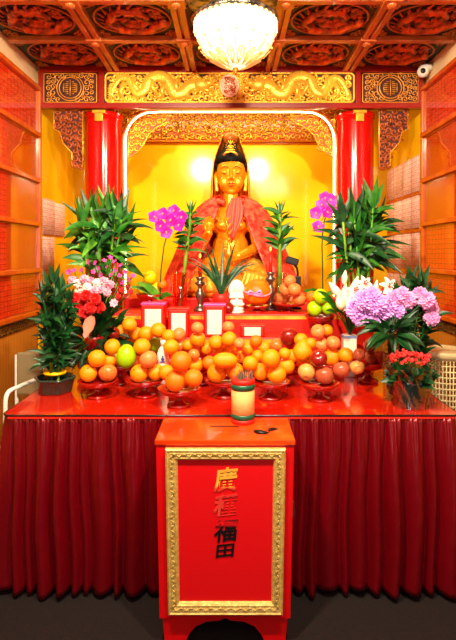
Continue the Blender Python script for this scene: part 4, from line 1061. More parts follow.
# lap and legs wrapped in the robe
b = MB()
cap(S(214, 268, -.02), S(190, 282, -.2), .12, .085); cap(S(190, 282, -.2), S(234, 286, -.34), .078, .06)
cap(S(247, 268, -.02), S(271, 282, -.2), .12, .085); cap(S(271, 282, -.2), S(228, 286, -.30), .078, .06)
b.ball(S(230.5, 284, -.1), .3, (1.15, .8, .3), 20)
for k in range(16):      # folds of cloth running over the legs
    s = -1 if k % 2 else 1; t = (k//2)/7
    b.tube([S(230.5+s*(6+16*t), 265+5*t, -.2-.02*t), S(230.5+s*(14+26*t), 272+7*t, -.33+.05*t), S(230.5+s*(8+34*t), 288+2*t, -.36+.1*t)], [.01, .016, .012], 7)
ob = remeshed(b, 'robe', M['robe_gold'], st, .009, 2)
for v in ob.data.vertices:
    if v.co.z < .03: v.co.z = .03
# necklace
nk = MB()
for k in range(13):
    a = -1.3+2.6*k/12; nk.ball(S(230.5+15*math.sin(a), 214+12*math.cos(a), -.115-.02*math.cos(a)), .009, (1, 1, 1), 6)
nk.ball(S(230.5, 230, -.135), .02, (1, .5, 1.3), 8)
nk.build('necklace', M['robe_gold'], st)
T_ = lambda px, py, dy=0: S(231+(px-230.5)*.97, py-5.4, dy)
# head
b = MB()
b.ball(T_(230.5, 178.5, 0), .118, (1, 1.05, 1.28), 24); b.ball(T_(230.5, 188, -.022), .096, (1.02, 1.02, 1.12), 20); b.ball(T_(230.5, 197.5, -.07), .034, (1.2, .8, .8), 12)
for s in (-1, 1):
    b.ball(T_(230.5+s*6.6, 189, -.085), .042, (1, .6, 1.05), 12)          # cheeks
    b.ball(T_(230.5+s*5.9, 179.6, -.098), .026, (1.25, .62, .62), 12)     # closed eyelids
    b.tube([T_(230.5+s*1.5, 176.2, -.118), T_(230.5+s*5.5, 174.2, -.116), T_(230.5+s*10.5, 176.6, -.082)], [.008, .009, .006], 8)
    b.ball(T_(230.5+s*1.7, 187, -.128), .011, (1, 1, .8), 8)
    b.tube([T_(230.5+s*14.4, 177, .01), T_(230.5+s*15.6, 182, 0), T_(230.5+s*15.2, 190, -.005), T_(230.5+s*14.4, 197, -.01)], [.012, .022, .016, .019], 8, flat=.7)
b.tube([T_(230.5, 175, -.118), T_(230.5, 182, -.132), T_(230.5, 186.5, -.146)], [.008, .011, .015], 8)
b.tube([T_(227.2, 192.2, -.115), T_(230.5, 192.8, -.124), T_(233.8, 192.2, -.115)], [.006, .010, .006], 8)
remeshed(b, 'head', M['statue_gold'], st, .0055, 2)
lp = MB(); 
lp.tube([T_(227.0, 191.2, -.117), T_(229.4, 190.6, -.128), T_(230.5, 190.9, -.130), T_(231.6, 190.6, -.128), T_(234.0, 191.2, -.117)], [.002, .0055, .005, .0055, .002], 7)
lp.tube([T_(227.6, 192.2, -.117), T_(230.5, 193.1, -.130), T_(233.4, 192.2, -.117)], [.002, .0065, .002], 7); lp.build('lips', M['lip'], st)
for s in (-1, 1):
    ey = MB(); ey.tube([T_(230.5+s*2.6, 180.2, -.108), T_(230.5+s*5.9, 181.6, -.117), T_(230.5+s*9.2, 180.4, -.098)], [.002, .0042, .002], 6); ey.build('eye_line', M['dark_line'], st)
    eb = MB(); eb.tube([T_(230.5+s*1.8, 176.2, -.127), T_(230.5+s*5.5, 173.9, -.126), T_(230.5+s*10.4, 176.0, -.092)], [.002, .0042, .0015], 6); eb.build('eyebrow', M['dark_line'], st)
zt = lambda py: S(0, py).z-1.27
hr = MB().lathe([(.0, zt(165)), (.122, zt(164.2)), (.129, zt(162)), (.124, zt(158.5)), (.104, zt(155)), (.08, zt(152)), (.064, zt(149)), (.05, zt(145)), (.038, zt(142.5)), (0, zt(141.5))], wloc(st)+Vector((S(230.5, 0).x, .018, 0)), 30, sy=1.0, wob=lambda a, z: 1+.012*math.cos(26*a))
for s in (-1, 1): hr.tube([S(230.8+s*14.0, 161, -.0), S(230.8+s*14.6, 166, -.01), S(230.8+s*14.2, 172, -.0)], [.022, .016, .003], 8)
hr.build('hair', M['hair'], st)
cr_ = MB(); cr_.tube([S(230.5+x, y, -.115) for x, y in ((-7, 158), (-4.5, 155.5), (0, 154.5), (4.5, 155.5), (7, 158))], .009, 7)
cr_.ball(S(230.5, 150, -.1), .026, (1.1, .6, .8), 10); cr_.ball(S(230.5, 146, -.1), .013, (1, .9, 1.2), 8); cr_.ball(S(230.5, 152.6, -.1), .03, (1.3, .6, .4), 10)
for k in range(9): a = PI*k/8; cr_.tube([S(230.5+4*math.cos(a), 149.6-5*math.sin(a), -.085), S(230.5+5.2*math.cos(a), 149.6-7*math.sin(a), -.085)], [.006, .002], 5)
cr_.build('crown_ornament', M['gold'], st)
MB().lathe([(.045, zt(143.5)), (.06, zt(142)), (.064, zt(138)), (.06, zt(134.5)), (.045, zt(133)), (0, zt(132.6))], wloc(st)+Vector((S(230.5, 0).x, .02, 0)), 24).build('top_cap', M['carved_gold'], st)
# gold veil behind the head
def sheet_surf(rows, n, name, m, th=.006):
    """rows: list of functions giving n+1 points"""
    mb = MB(); vs = [p for r in rows for p in r]; k = n+1
    mb.add(vs, [(j*k+i, j*k+i+1, (j+1)*k+i+1, (j+1)*k+i) for j in range(len(rows)-1) for i in range(n)])
    o = mb.build(name, m, st); s = o.modifiers.new('s', 'SOLIDIFY'); s.thickness = th; s.offset = 0; return o
def interp(tb, y):
    for (a, b) in zip(tb[:-1], tb[1:]):
        if y <= b[0]: t = (y-a[0])/(b[0]-a[0]); return a[1]+(b[1]-a[1])*t
    return tb[-1][1]
vt = [(134, 7.5), (145, 11), (155, 14.5), (163, 17), (178, 18.6), (190, 18.6), (200, 19.5), (212, 22)]
rows_ = []
for j in range(30):
    y = 135+j*75/29; hw = interp(vt, y)*.00814; r = []
    for i in range(25):
        a = -.25+(PI+.5)*i/24; f = 1+.03*math.cos(i*2.1+j*.08); r.append(Vector((S(230.5, 0).x+hw*math.cos(a)*f, SD+.01+(hw*.95*math.sin(a))*f, S(0, y).z)))
    rows_.append(r)
sheet_surf(rows_, 24, 'veil', mat('veil', srgb(236, 132, 18), .3, .55), .007)
# brocade cape
m = mat('brocade', srgb(226, 32, 22), .42, sheen=.4, var=srgb(248, 96, 66), vscale=26); nt, bs, tc = node_chain(m)
hw_t = [(195.5, 11), (198, 19), (202, 26), (208, 33), (215, 38), (225, 43), (240, 49), (255, 54.5), (270, 60.5), (285, 66), (297, 70.5)]
op_t = [(195.5, 60), (202, 32), (209, 19), (225, 22), (240, 26), (265, 32), (290, 38), (297, 40)]
NA = 150; rows_ = []
for j in range(49):
    y = 195.7+j*98.3/48; a_ = interp(hw_t, y)*.00814; v = j/48; b_ = .09+.30*v**.8+.0*v; b_ = .10+.27*min(1, v*1.15); op = math.radians(interp(op_t, y)); r = []
    for i in range(NA+1):
        u = i/NA; ph = op+(2*PI-2*op)*u; e = min(u, 1-u)
        fold = 1+(.035*math.sin(ph*13+3*v)+.022*math.sin(ph*29+v*4+1))*(.45+v*.7)
        yy = y-2.0*math.sin(ph*9)*v*(j == 48)
        r.append(Vector((S(230.5, 0).x+a_*math.sin(ph)*fold, SD+.0-b_*math.cos(ph)*fold, max(S(0, yy).z, 1.275))))
    rows_.append(r)
sheet_surf(rows_, NA, 'cape', m, .006)
# shoulder roll of the cape around the neck, and the tie hanging on the chest
rl = MB(); pts = []
for k in range(29):
    a = math.radians(22)+(2*PI-math.radians(44))*k/28; pts.append(Vector((S(230.5, 0).x+.125*math.sin(a), SD-.10*math.cos(a), S(0, 199+5*max(0, math.cos(a))).z)))
rl.tube(pts, [.022+.007*math.sin(k*2.3) for k in range(29)], 9); rl.build('cape_collar', m, st)
tie = MB(); rowt = []
for j in range(14):
    v = j/13; y = 200+40*v; w_ = (3.5+4.5*math.sin(PI*min(v*1.1, 1))*.9+.8)*(1-.75*v**3); cx_ = 236-4*v
    rowt.append([S(cx_+w_*(i/10-.5)*2, y, -.165-.02*math.sin(i*1.9)-.02*v) for i in range(11)])
sheet_surf(rowt, 10, 'cape_tie', mat('tie', srgb(236, 80, 60), .5, sheen=.4), .006)
# ================================================================ PLANTS AND FLOWERS
def stalk_plant(t, tops, base, leafspec, m_st, m_lf, r=.008):
    """tops: list of (top point); every stalk is a part, its leaves a sub-part"""
    for k, tp in enumerate(tops):
        b0 = Vector(base)+Vector((rn.uniform(-1, 1), rn.uniform(-1, 1), 0))*leafspec.get('bs', .03)
        mid = b0.lerp(tp, .5)+Vector((rn.uniform(-.01, .01), rn.uniform(-.01, .01), 0))
        mb = MB(); n = 14; pts = []; rs = []
        for i in range(n+1):
            u = i/n; p = b0*(1-u)**2+mid*2*u*(1-u)+tp*u*u; pts.append(p); rs.append(r*(1.12 if i % 2 else .95))
        mb.tube(pts, rs, 7); so = mb.build('stalk', M[m_st[k % len(m_st)]], t)
        lf = MB()
        for i in range(leafspec['n']):
            u = rn.uniform(leafspec['u0'], 1); p = b0*(1-u)**2+mid*2*u*(1-u)+tp*u*u
            a = rn.uniform(0, 2*PI); el = rn.uniform(*leafspec['el'])
            d = Vector((math.cos(a)*math.cos(el), math.sin(a)*math.cos(el)*leafspec.get('flat', .7), math.sin(el)))
            lf.blade(p, d, rn.uniform(*leafspec['L']), rn.uniform(*leafspec['w']), rn.uniform(*leafspec['dr']), 6)
        for q in range(3): a = q*2.1+k; lf.blade(tp, (math.cos(a)*.3, math.sin(a)*.25, 1), leafspec['L'][1]*.8, leafspec['w'][1]*.8, .1, 6)
        ml = m_lf[k % len(m_lf)]
        lf.build('leaves', M[ml], so)
rn = random.Random(8)
# tall bamboo bunches before the columns
for side, cxp, label, tp_list in ((-1, 101, 'tall leafy bamboo bunch in front of the left red column', [(82, 226), (90, 218), (98, 222), (107, 216), (114, 224), (121, 219), (127, 232), (100, 238), (112, 240)]),
                        (1, 360, 'tall leafy bamboo bunch in front of the right red column', [(343, 222), (349, 232), (354, 218), (361, 224), (367, 214), (373, 208), (376, 226), (357, 240), (368, 236)])):
    x = (cxp-CX)*3.2/F
    t = thing('bamboo_bunch', label, 'plant', (x, 3.2, TZ), 'tall bamboo bunches before the columns')
    MB().lathe([(0, 0), (.05, 0), (.06, .02), (.055, .12), (.045, .2), (.06, .26), (.055, .26), (.04, .2), (.045, .03), (0, .03)], wloc(t), 24).build('vase', M['ruby_glass'], t)
    tops = [P(a, b, 3.2+rn.uniform(-.08, .06)) for a, b in tp_list]
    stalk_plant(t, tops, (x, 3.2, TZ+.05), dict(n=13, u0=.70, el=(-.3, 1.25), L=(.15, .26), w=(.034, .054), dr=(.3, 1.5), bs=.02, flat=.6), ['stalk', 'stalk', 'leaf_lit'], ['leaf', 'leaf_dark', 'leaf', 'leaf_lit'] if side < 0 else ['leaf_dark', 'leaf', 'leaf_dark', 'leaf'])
    if side > 0:
        w_ = MB(); vs = []; n = 40; rows = 8
        for j in range(rows+1):
            v = j/rows
            for i in range(n):
                a = 2*PI*i/n; rr = .05+.10*v+.018*v*math.sin(7*a)+.01*v*math.sin(13*a+2); z = TZ+.14+(.34+.05*math.sin(5*a)+.03*math.sin(9*a))*v
                vs.append((x+rr*math.cos(a), 3.2+rr*.75*math.sin(a), z))
        w_.add(vs, [(j*n+i, j*n+(i+1) % n, (j+1)*n+(i+1) % n, (j+1)*n+i) for j in range(rows) for i in range(n)])
        w_.build('wrapping_paper', M['cloth_red'], t)
# front bamboo towers in dark basins
def basin(x, y, z, r, par):
    b = MB().lathe([(0, 0), (r*.8, 0), (r*.86, .01), (r*.98, .07), (r*1.04, .075), (r*1.04, .085), (r*.97, .085), (r*.9, .07), (r*.8, .02), (0, .015)], (x, y, z), 48, wob=lambda a, zz: 1+.07*math.cos(6*a)); b.build('basin', M['basin'], par)
    MB().lathe([(0, .055), (r*.82, .056), (0, .06)], (x, y, z), 24).build('water', M['water'], par)
for px, D, xx, label, tl, sp in ((55, 2.72, None, 'dark green bamboo tower in a scalloped basin at the left table end', [(43, 298), (49, 288), (54, 283), (58, 292), (64, 296), (69, 306), (46, 316), (60, 310), (53, 322), (66, 326)], 1),
                         (0, 2.74, .965, 'dark green bamboo tower in a basin behind the red potted flowers', [(398, 300), (405, 292), (411, 284), (417, 290), (423, 284), (428, 298), (402, 318), (414, 312), (424, 322), (432, 316)], 1)):
    x = xx or (px-CX)*D/F
    t = thing('bamboo_tower', label, 'plant', (x, D, TZ), 'bamboo towers in basins')
    basin(x, D, TZ, .10 if xx is None else .085, t)
    tops = [P(a, b, D+rn.uniform(-.05, .05)) for a, b in tl]
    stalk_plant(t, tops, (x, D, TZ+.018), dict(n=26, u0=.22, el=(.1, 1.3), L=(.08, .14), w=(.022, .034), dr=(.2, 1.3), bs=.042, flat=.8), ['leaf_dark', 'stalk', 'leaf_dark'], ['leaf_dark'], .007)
    rb = MB(); rb.lathe([(.056, .10), (.059, .10), (.059, .112), (.056, .112)], (x, D, TZ), 24); rb.build('tie_band', M['lemon'], t)
# single bamboos in glasses
for px, D, tx, ty, label in ((180, 3.56, 191, 214, 'single bamboo stalk in a red glass left of the statue'), (279.5, 3.63, 280, 214, 'single bamboo stalk in a glass right of the statue')):
    x = (px-CX)*D/F; t = thing('bamboo_stalk', label, 'plant', (x, D, 1.20), 'single bamboo stalks in glasses')
    MB().lathe([(0, 0), (.045, 0), (.052, .01), (.056, .27), (.052, .27), (.048, .015), (0, .014)], wloc(t), 28).build('vase', M['red_film'] if px < 200 else M['glass'], t)
    tp = P(tx, ty, D); b0 = Vector((x, D, 1.22)); mb = MB(); n = 18
    mb.tube([b0.lerp(tp, i/n) for i in range(n+1)], [.0125 if i % 3 else .0145 for i in range(n+1)], 8); so = mb.build('stalk', M['stalk'], t)
    lf = MB()
    for i in range(26):
        u = .60+.4*i/25; a = i*2.4; el = rn.uniform(.1, .9); lf.blade(b0.lerp(tp, u), (math.cos(a)*math.cos(el), .5*math.sin(a)*math.cos(el), math.sin(el)), rn.uniform(.10, .16), rn.uniform(.03, .042), rn.uniform(.1, .9), 6)
    for q in range(4): lf.blade(tp, (math.cos(q*1.7)*.4, .2*math.sin(q), 1), .11, .024, .1, 6)
    lf.build('leaves', M['leaf'], so)
# spider plant
x = (221-CX)*3.4/F; t = thing('spider_plant', 'spider plant with arching leaves in a red pot before the statue', 'plant', (x, 3.4, 1.20))
MB().lathe([(0, 0), (.04, 0), (.055, .09), (.06, .13), (.054, .13), (.045, .11), (0, .11)], wloc(t), 24).build('pot', M['cloth_red'], t)
lf = MB()
for ex, ey in ((196, 262), (199, 276), (204, 258), (210, 250), (216, 256), (222, 248), (229, 252), (236, 258), (243, 262), (250, 266), (247, 276), (208, 268), (236, 268)):
    p0 = Vector((x, 3.4, 1.315)); e = P(ex, ey, 3.4+rn.uniform(-.06, .06)); d = (e-p0); d = Vector((d.x*.55, d.y*.6, abs(d.x)*.75+.1))
    lf.blade(p0, d, (e-p0).length*1.25, .026, 1.5 if abs(e.x-p0.x) > .1 else .5, 9)
lf.build('leaves', M['leaf_dark'], t)
# ---- flower shapes
def frame_of(n):
    n = Vector(n).normalized(); a = n.orthogonal().normalized(); return n, a, n.cross(a)
def petal_flower(c, nrm, r, npet, w, cup=.4, droop=.5):
    mb = MB(); n, a, b = frame_of(nrm); c = Vector(c)
    for k in range(npet):
        an = 2*PI*k/npet; d = a*math.cos(an)+b*math.sin(an)
        base = len(mb.v); vs = []; fs = []
        prof = [.25, .7, 1, .95, .6, .12]
        for i in range(6):
            u = i/5; p = c+d*r*u+n*(cup*r*u-droop*r*u*u); sd = d.cross(n)
            q = w*.5*prof[i]; vs += [p-sd*q+n*q*.25, p, p+sd*q+n*q*.25]
        for i in range(5): z_ = i*3; fs += [(z_, z_+1, z_+4, z_+3), (z_+1, z_+2, z_+5, z_+4)]
        mb.add(vs, fs)
    return mb
def pompom(c, r, npet=70, nrm=(0, -1, .6), w=.4, seed=0):
    mb = MB(); n, a, b = frame_of(nrm); c = Vector(c); rr = random.Random(seed)
    mb.ball(c, r*.55, (1, 1, .8), 10)
    for k in range(npet):
        u = (k+.5)/npet; th = math.acos(1-1.45*u); ph = k*2.39996
        d = n*math.cos(th)+(a*math.cos(ph)+b*math.sin(ph))*math.sin(th)
        L = r*rr.uniform(.85, 1.1)*(1-.12*math.cos(th)); sd = d.cross(n)
        if sd.length < .05: sd = a
        sd = sd.normalized(); nn = sd.cross(d); q = r*w*.5
        vs = []
        for i, (t_, wq) in enumerate(((.35, .5), (.7, 1), (.9, .85), (1.0, .25))):
            p = c+d*L*t_+nn*(-.12*r*t_*t_); vs += [p-sd*q*wq, p+nn*q*.25, p+sd*q*wq]
        fs = []
        for i in range(3): z_ = i*3; fs += [(z_, z_+1, z_+4, z_+3), (z_+1, z_+2, z_+5, z_+4)]
        mb.add(vs, fs)
    return mb
def stem_to(mb, a, b, r=.003, bend=.04):
    a, b = Vector(a), Vector(b); m_ = a.lerp(b, .6)+Vector((0, 0, bend)); mb.tube([a*(1-u)**2+m_*2*u*(1-u)+b*u*u for u in [i/6 for i in range(7)]], r, 5)
# ---- orchids
def orchid(px, D, z, label, stem_px, fl, leaves):
    x = (px-CX)*D/F; t = thing('orchid', label, 'orchid', (x, D, z), 'magenta orchids')
    MB().lathe([(0, 0), (.04, 0), (.05, .08), (.054, .09), (.046, .09), (0, .08)], wloc(t), 20).build('pot', M['cloth_red'], t)
    sm_ = MB(); pts = [Vector((x, D, z+.08))]+[P(a, b, D) for a, b in stem_px]; sm_.tube(pts, .0045, 6); 
    for a, b in fl: stem_to(sm_, pts[-1] if b < stem_px[-1][1]+14 else pts[-2], P(a, b, D-.01), .0022, .01)
    sm_.build('stem', M['leaf_dark'], t)
    for a, b in fl:
        c = P(a, b, D-.02+rn.uniform(-.02, .02)); nrm = (rn.uniform(-.45, .45), -1, rn.uniform(-.2, .3))
        o = petal_flower(c, nrm, .046, 5, .056, .25, .1).build('blossom', M['orchid'], t)
        q = MB(); n_ = Vector(nrm).normalized(); q.ball(c+n_*.008, .008, (1, 1, 1), 8); q.tube([c+n_*.008, c+n_*.02+Vector((0, 0, -.012))], [.007, .003], 6); q.build('lip', M['spathe'], o)
    for (a, b) in leaves:
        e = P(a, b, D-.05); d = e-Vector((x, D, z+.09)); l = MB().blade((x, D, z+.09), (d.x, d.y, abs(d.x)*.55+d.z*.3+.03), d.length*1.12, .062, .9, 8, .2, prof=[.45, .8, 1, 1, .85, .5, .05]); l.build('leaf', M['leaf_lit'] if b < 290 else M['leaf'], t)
orchid(160, 3.42, 1.20, 'magenta orchid on a thin stem left of the statue', [(161, 270), (164, 246), (168, 232), (172, 222)], [(154, 217), (161, 226), (163, 214), (171, 220), (174, 211), (182, 217), (166, 232), (179, 225)], [(132, 283), (171, 299), (147, 276)])
orchid(323, 3.42, 1.20, 'magenta orchid on a thin stem beside the right red column', [(322.5, 270), (322, 246), (323, 228), (326, 214)], [(316, 213), (322, 205), (327, 212), (331, 200), (336, 206), (325, 198), (318, 227)], [(306, 290), (340, 288)])
# ---- mixed bouquet at left
x = -.815; D = 2.98; t = thing('flower_bouquet', 'mixed bouquet of pink blossoms and red carnations beside the left bamboo tower', 'bouquet', (x, D, TZ))
MB().lathe([(0, 0), (.045, 0), (.05, .02), (.05, .24), (.058, .26), (.054, .26), (.045, .23), (.045, .02), (0, .02)], wloc(t), 24).build('vase', M['ruby_glass'], t)
mouth = Vector((x, D, TZ+.24)); sg = MB()
fl_ = MB()
for k in range(120):
    a = rn.uniform(0, 2*PI); el = rn.uniform(-.9, 1.3); d = Vector((math.cos(a)*math.cos(el), .7*math.sin(a)*math.cos(el), math.sin(el))); p = mouth+d*rn.uniform(.04, .2)
    fl_.blade(p, (d.x+rn.uniform(-.3, .3), d.y-.2, d.z+rn.uniform(-.2, .5)), rn.uniform(.08, .15), rn.uniform(.03, .045), rn.uniform(.3, 1.2), 5)
small = [(104, 261), (110, 258), (115, 262), (108, 267), (116, 270), (121, 266), (99, 268), (93, 272), (101, 275), (112, 275), (119, 276), (125, 272), (89, 262), (82, 270), (128, 280), (122, 283), (74, 271), (69, 272), (96, 263), (133, 276)]
pale = [(78, 283), (84, 279), (90, 281), (97, 283), (104, 281), (110, 284), (87, 287), (101, 289), (94, 290), (79, 290), (107, 292), (72, 280)]
for i, (a, b) in enumerate(small):
    c = P(a, b, D-.08+rn.uniform(-.05, .05)); stem_to(sg, mouth, c); petal_flower(c, (rn.uniform(-.9, .9), -1, rn.uniform(-.1, 1.2)), rn.uniform(.014, .021), 5, .012, .6, .2).build('small_blossom', M['hot_pink'], t)
for i, (a, b) in enumerate(pale):
    c = P(a, b, D-.12+rn.uniform(-.03, .03)); stem_to(sg, mouth, c); pompom(c, .027, 26, (rn.uniform(-.3, .3), -1, .6), .6, i).build('pale_blossom', M['pink'] if i % 3 else M['white_petal'], t)
for i, (a, b) in enumerate([(86, 296), (95, 299), (79, 305), (90, 308), (84, 313), (99, 307), (75, 298)]):
    c = P(a, b, D-.16+rn.uniform(-.03, .02)); stem_to(sg, mouth, c); pompom(c, .035, 70, (rn.uniform(-.4, .4), -1, .4), .4, i).build('carnation', M['carnation'], t)
for i, (a, b) in enumerate([(122, 290), (128, 287), (118, 296), (126, 296), (131, 292), (113, 290)]):
    c = P(a, b, D-.06); stem_to(sg, mouth, c); pompom(c, .018, 20, (0, -1, .5), .6, i).build('dark_blossom', M['dark_apple'] if i % 2 else M['carnation'], t)
petal_flower(P(114, 303, D-.12), (0, -1, .3), .026, 7, .02, .3, .1).build('pale_blossom', M['pink'], t)
sp_ = MB(); sp_.blade(P(93, 316, D-.2), (-.35, -.1, -1), .13, .062, 0, 8, .5, prof=[.3, .75, 1, 1, .8, .5, .05]); sp_.build('anthurium_spathe', M['spathe'], t)
stem_to(sg, mouth, P(93, 316, D-.2), .004)
fl_.v = [(a, b, max(c, TZ+.004+.02*abs(a+.8))) for a, b, c in fl_.v]
fl_.build('foliage', M['leaf_dark'], t); sg.build('stems', M['leaf_dark'], t)
# ---- lilies in the white pot
x, D = .727, 3.08; t = thing('lily_bouquet', 'white lilies in a white square pot right of the heaped peaches', 'bouquet', (x, D, TZ))
MB().box(x-.04, x+.04, D-.035, D+.035, TZ, TZ+.255).build('pot', M['porcelain'], t, .006)
MB().box(x-.042, x+.042, D-.037, D+.037, TZ+.235, TZ+.252).build('rim_band', mat('pale_blue', srgb(130, 150, 200), .4), t, .002)
mouth = Vector((x, D, TZ+.25)); sg = MB(); fl_ = MB()
for ex, ey in ((322, 300), (330, 306), (337, 308), (345, 306), (352, 300), (318, 292), (360, 284), (372, 278), (366, 288), (380, 284), (340, 318), (350, 316), (326, 314), (385, 292), (347, 290), (357, 296)):
    p0 = P((ex+350)/2, (ey+318)/2, D-.08); e = P(ex, ey, D-.14); d = e-p0; fl_.blade(p0, (d.x, d.y, d.z+.06), max(d.length*1.1, .1), .04, .8, 7); stem_to(sg, mouth, p0, .003)
fl_.build('leaves', M['leaf'], t)
def lily(c, nrm, r, par, m='white_petal'):
    o = petal_flower(c, nrm, r, 6, r*.5, .9, .75).build('lily_blossom', M[m], par); q = MB(); n_ = Vector(nrm).normalized()
    for k in range(5):
        e = Vector(c)+n_*r*.7+Vector((math.cos(k*1.26), 0, math.sin(k*1.26)))*r*.2; q.tube([c, e], .0016, 4); q.ball(e, .005, (1, 1, 1), 6)
    q.build('stamens', M['carnation'], o)
def bud(a, b, a2, b2, D_, r, par, m='bud'):
    p, q = P(a, b, D_), P(a2, b2, D_); mb = MB(); mb.tube([p.lerp(q, i/8) for i in range(9)], [r*k for k in (.35, .7, .95, 1, .98, .85, .65, .4, .1)], 9); mb.build('lily_bud', M[m], par); stem_to(sg, mouth, p, .0035)
bud(341, 297, 329, 282, D-.16, .025, t, 'white_petal'); bud(343, 304, 346, 283, D-.2, .022, t); bud(350, 300, 358, 276, D-.2, .024, t, 'white_petal'); bud(342, 310, 338, 294, D-.22, .026, t); bud(374, 300, 377, 280, D-.18, .02, t); bud(350, 312, 349, 296, D-.23, .026, t, 'white_petal'); bud(344, 285, 345.5, 270, D-.1, .018, t)
for a, b, nx, r in ((356, 291, -.2, .055), (349, 305, -.3, .055), (388, 287, .2, .06), (364, 284, .1, .05)):
    c = P(a, b, D-.2); stem_to(sg, mouth, c, .0035); lily(c, (nx, -1, .35), r, t)
sg.build('stems', M['leaf'], t)
# ---- purple chrysanthemums in the tall glass vase
x, D = (391-CX)*2.57/F, 2.57; t = thing('chrysanthemum_bouquet', 'lilac chrysanthemums in a tall clear glass vase at the right front', 'bouquet', (x, D, TZ))
MB().lathe([(0, 0), (.036, 0), (.04, .01), (.042, .34), (.05, .375), (.047, .375), (.038, .33), (.036, .02), (0, .018)], wloc(t), 28).build('vase', M['glass'], t)
MB().lathe([(0, .022), (.0345, .022), (.0355, .2), (0, .2)], wloc(t), 20).build('water', M['water'], t)
mouth = Vector((x, D, TZ+.34)); sg = MB(); fl_ = MB()
mums = [(358, 309, 12, 0), (364, 300, 11, 0), (372, 296, 10, 0), (376, 304, 12, 0), (368, 312, 12, 0), (381, 312, 11, 0), (389, 306, 11, 0), (376, 320, 9, 0), (387, 318, 9, 0), (395, 299, 10, 1), (402, 294, 8, 1), (397, 311, 9, 0), (408, 300, 9, 1), (427, 300, 9, 1), (431, 308, 8, 1), (432, 318, 8, 1), (420, 294, 8, 1), (360, 318, 8, 0)]
for i, (a, b, r, k) in enumerate(mums):
    c = P(a, b, D+.06+rn.uniform(-.03, .03)); stem_to(sg, mouth, c, .003, .02); pompom(c, r*.0053, 90, (rn.uniform(-.3, .3), -1, .5), .3, i).build('chrysanthemum', M['mum_pink' if k else 'mum'], t)
for k in range(30): fl_.blade((x+rn.uniform(-.015, .015), D+rn.uniform(-.015, .015), TZ+rn.uniform(.05, .3)), (rn.uniform(-.15, .15), -.1, 1), rn.uniform(.06, .12), .02, .1, 4)
for k in range(12):
    sg.tube([Vector((x+rn.uniform(-.02, .02), D+rn.uniform(-.02, .02), TZ+.03)), mouth], .003, 5)
for k in range(46):
    a = rn.uniform(0, 2*PI); el = rn.uniform(-.5, .9); d = Vector((math.cos(a)*math.cos(el), .6*math.sin(a)*math.cos(el), math.sin(el))); p = mouth+d*.03+Vector((0, 0, .0))
    fl_.blade(p, d, rn.uniform(.09, .17), rn.uniform(.025, .045), rn.uniform(.3, 1.3), 6)
fl_.build('foliage', M['leaf_dark'], t); sg.build('stems', M['leaf_dark'], t)
# ---- potted kalanchoe in clear film
x, D = (411-CX)*2.46/F, 2.46; t = thing('potted_flowers', 'small red flowers in a dark pot wrapped in clear film at the right front', 'plant', (x, D, TZ))
MB().lathe([(0, 0), (.055, 0), (.06, .01), (.075, .12), (.078, .13), (.07, .13), (.065, .1), (0, .1)], wloc(t), 28).build('pot', M['basin'], t)
lf = MB()
for k in range(110):
    a = rn.uniform(0, 2*PI); q = rn.uniform(0, .07); p = Vector((x+q*math.cos(a), D+q*math.sin(a), TZ+.11+rn.uniform(0, .05))); lf.blade(p, (math.cos(a), math.sin(a), rn.uniform(.2, 1.6)), rn.uniform(.06, .11), rn.uniform(.04, .06), .7, 5, .2)
lf.build('leaves', M['leaf_dark'], t); sg = MB()
for i in range(26):
    a = i*2.4; q = .1*math.sqrt(i/26); c = Vector((x+q*math.cos(a), D+q*math.sin(a)*.8, TZ+.265-.35*q+rn.uniform(-.012, .016))); stem_to(sg, (x, D, TZ+.12), c, .002, .0)
    fm = MB()
    for k in range(7):
        cc = c+Vector((rn.uniform(-.014, .014), rn.uniform(-.014, .014), rn.uniform(-.005, .01))); f2 = petal_flower(cc, (rn.uniform(-.5, .5), -.8, .7), .0075, 4, .008, .3, .1); fm.add(f2.v, f2.f)
    fm.build('flower_cluster', M['carnation'], t)
sg.build('stems', M['leaf'], t)
wf = MB(); vs = []; n = 44; rows = 12
for j in range(rows+1):
    v = j/rows
    for i in range(n):
        a = 2*PI*i/n; rr = .082+.035*v**2+.012*math.sin(5*a+6*v)*v+.008*math.sin(11*a+14*v)+.004*math.sin(17*a-23*v); z = TZ+.003+(.215+.03*math.sin(3*a))*v
        vs.append((x+rr*math.cos(a)*.92, D+rr*math.sin(a)*.9, z))
wf.add(vs, [(j*n+i, j*n+(i+1) % n, (j+1)*n+(i+1) % n, (j+1)*n+i) for j in range(rows) for i in range(n)])
wf.build('clear_film', M['film'], t)

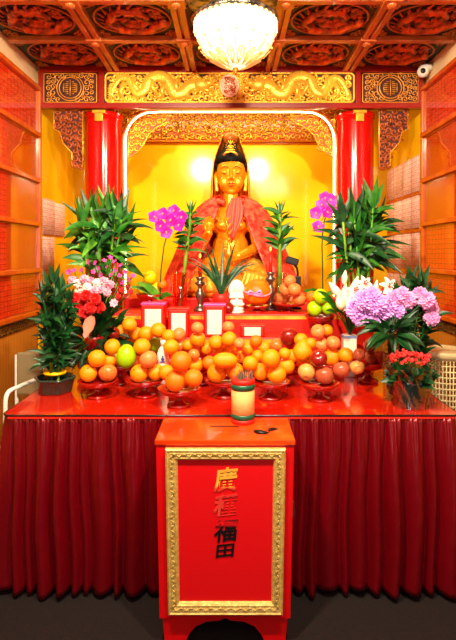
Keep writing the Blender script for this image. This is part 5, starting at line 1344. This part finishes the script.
# ================================================================ CHAIR AND BASKET
M['chair_back'] = mat('chair_back', srgb(150, 132, 96), .6)
t = thing('folding_chair', 'white tubular chair with beige back between left wall and table', 'chair', (-1.24, 2.86, 0))
def tubep(name, pts, r, m, par, n=8):
    """round the corners of a polyline"""
    q = [Vector(pts[0])]
    for a, b, c in zip(pts[:-2], pts[1:-1], pts[2:]):
        a, b, c = Vector(a), Vector(b), Vector(c); k = .05; p = b+(a-b).normalized()*k; s = b+(c-b).normalized()*k
        for i in range(5): u = i/4; q.append(p*(1-u)**2+b*2*u*(1-u)+s*u*u)
    q.append(Vector(pts[-1])); return MB().tube(q, r, n).build(name, M[m], par)
tubep('arm_loop', [(-1.19, 2.62, 0), (-1.19, 2.64, .87), (-1.125, 2.96, .87), (-1.125, 2.96, 0)], .012, 'white_plastic', t)
tubep('leg', [(-1.32, 3.08, 0), (-1.32, 3.08, .98)], .012, 'white_plastic', t); tubep('leg', [(-1.14, 3.08, 0), (-1.14, 3.08, .98)], .012, 'white_plastic', t)
tubep('stretcher', [(-1.188, 2.64, .76), (-1.126, 2.95, .76)], .009, 'white_plastic', t)
MB().box(-1.38, -1.13, 2.70, 3.04, .43, .46).build('seat', M['cream_wall'], t, .01)
MB().box(-1.31, -1.15, 3.045, 3.07, .74, 1.0).build('backrest', M['chair_back'], t, .012)

# hamper on a stool
hx, hy, z0 = 1.275, 3.0, .42
s_ = thing('stool', 'plain white stool carrying the laundry basket beside the right wall', 'stool', (hx, hy, 0))
MB().box(hx-.13, hx+.13, hy-.13, hy+.13, .39, .42).build('seat', M['white_plastic'], s_, .008)
for dx in (-1, 1):
    for dy in (-1, 1): MB().box(hx+dx*.11-.014, hx+dx*.11+.014, hy+dy*.11-.014, hy+dy*.11+.014, 0, .39).build('leg', M['white_plastic'], s_, .004)
t = thing('laundry_basket', 'cream plastic laundry basket with square holes beside the right table end', 'basket', (hx, hy, z0))
bs = MB(); zt_ = .60; R0, R1 = .112, .142; NV = 44; NR = 18
rad_ = lambda z: R0+(R1-R0)*z/zt_
for k in range(NV):
    a = 2*PI*k/NV; bs.tube([Vector((hx+rad_(z)*math.cos(a), hy+rad_(z)*math.sin(a), z0+z)) for z in (0, zt_)], .0034, 4)
for j in range(NR+1):
    z = zt_*j/NR; bs.tube([Vector((hx+rad_(z)*math.cos(a), hy+rad_(z)*math.sin(a), z0+z)) for a in [2*PI*i/44 for i in range(44)]], .0042, 4, closed=True)
bs.build('lattice', M['cream_plastic'], t)
MB().lathe([(0, 0.001), (R0, 0.001), (R0, .01), (0, .01)], (hx, hy, z0), 32).build('bottom', M['cream_plastic'], t)
MB().lathe([(R1-.006, zt_-.03), (R1+.006, zt_-.03), (R1+.01, zt_), (R1+.006, zt_+.012), (R1-.004, zt_+.008)], (hx, hy, z0), 40).build('rim', M['cream_plastic'], t)
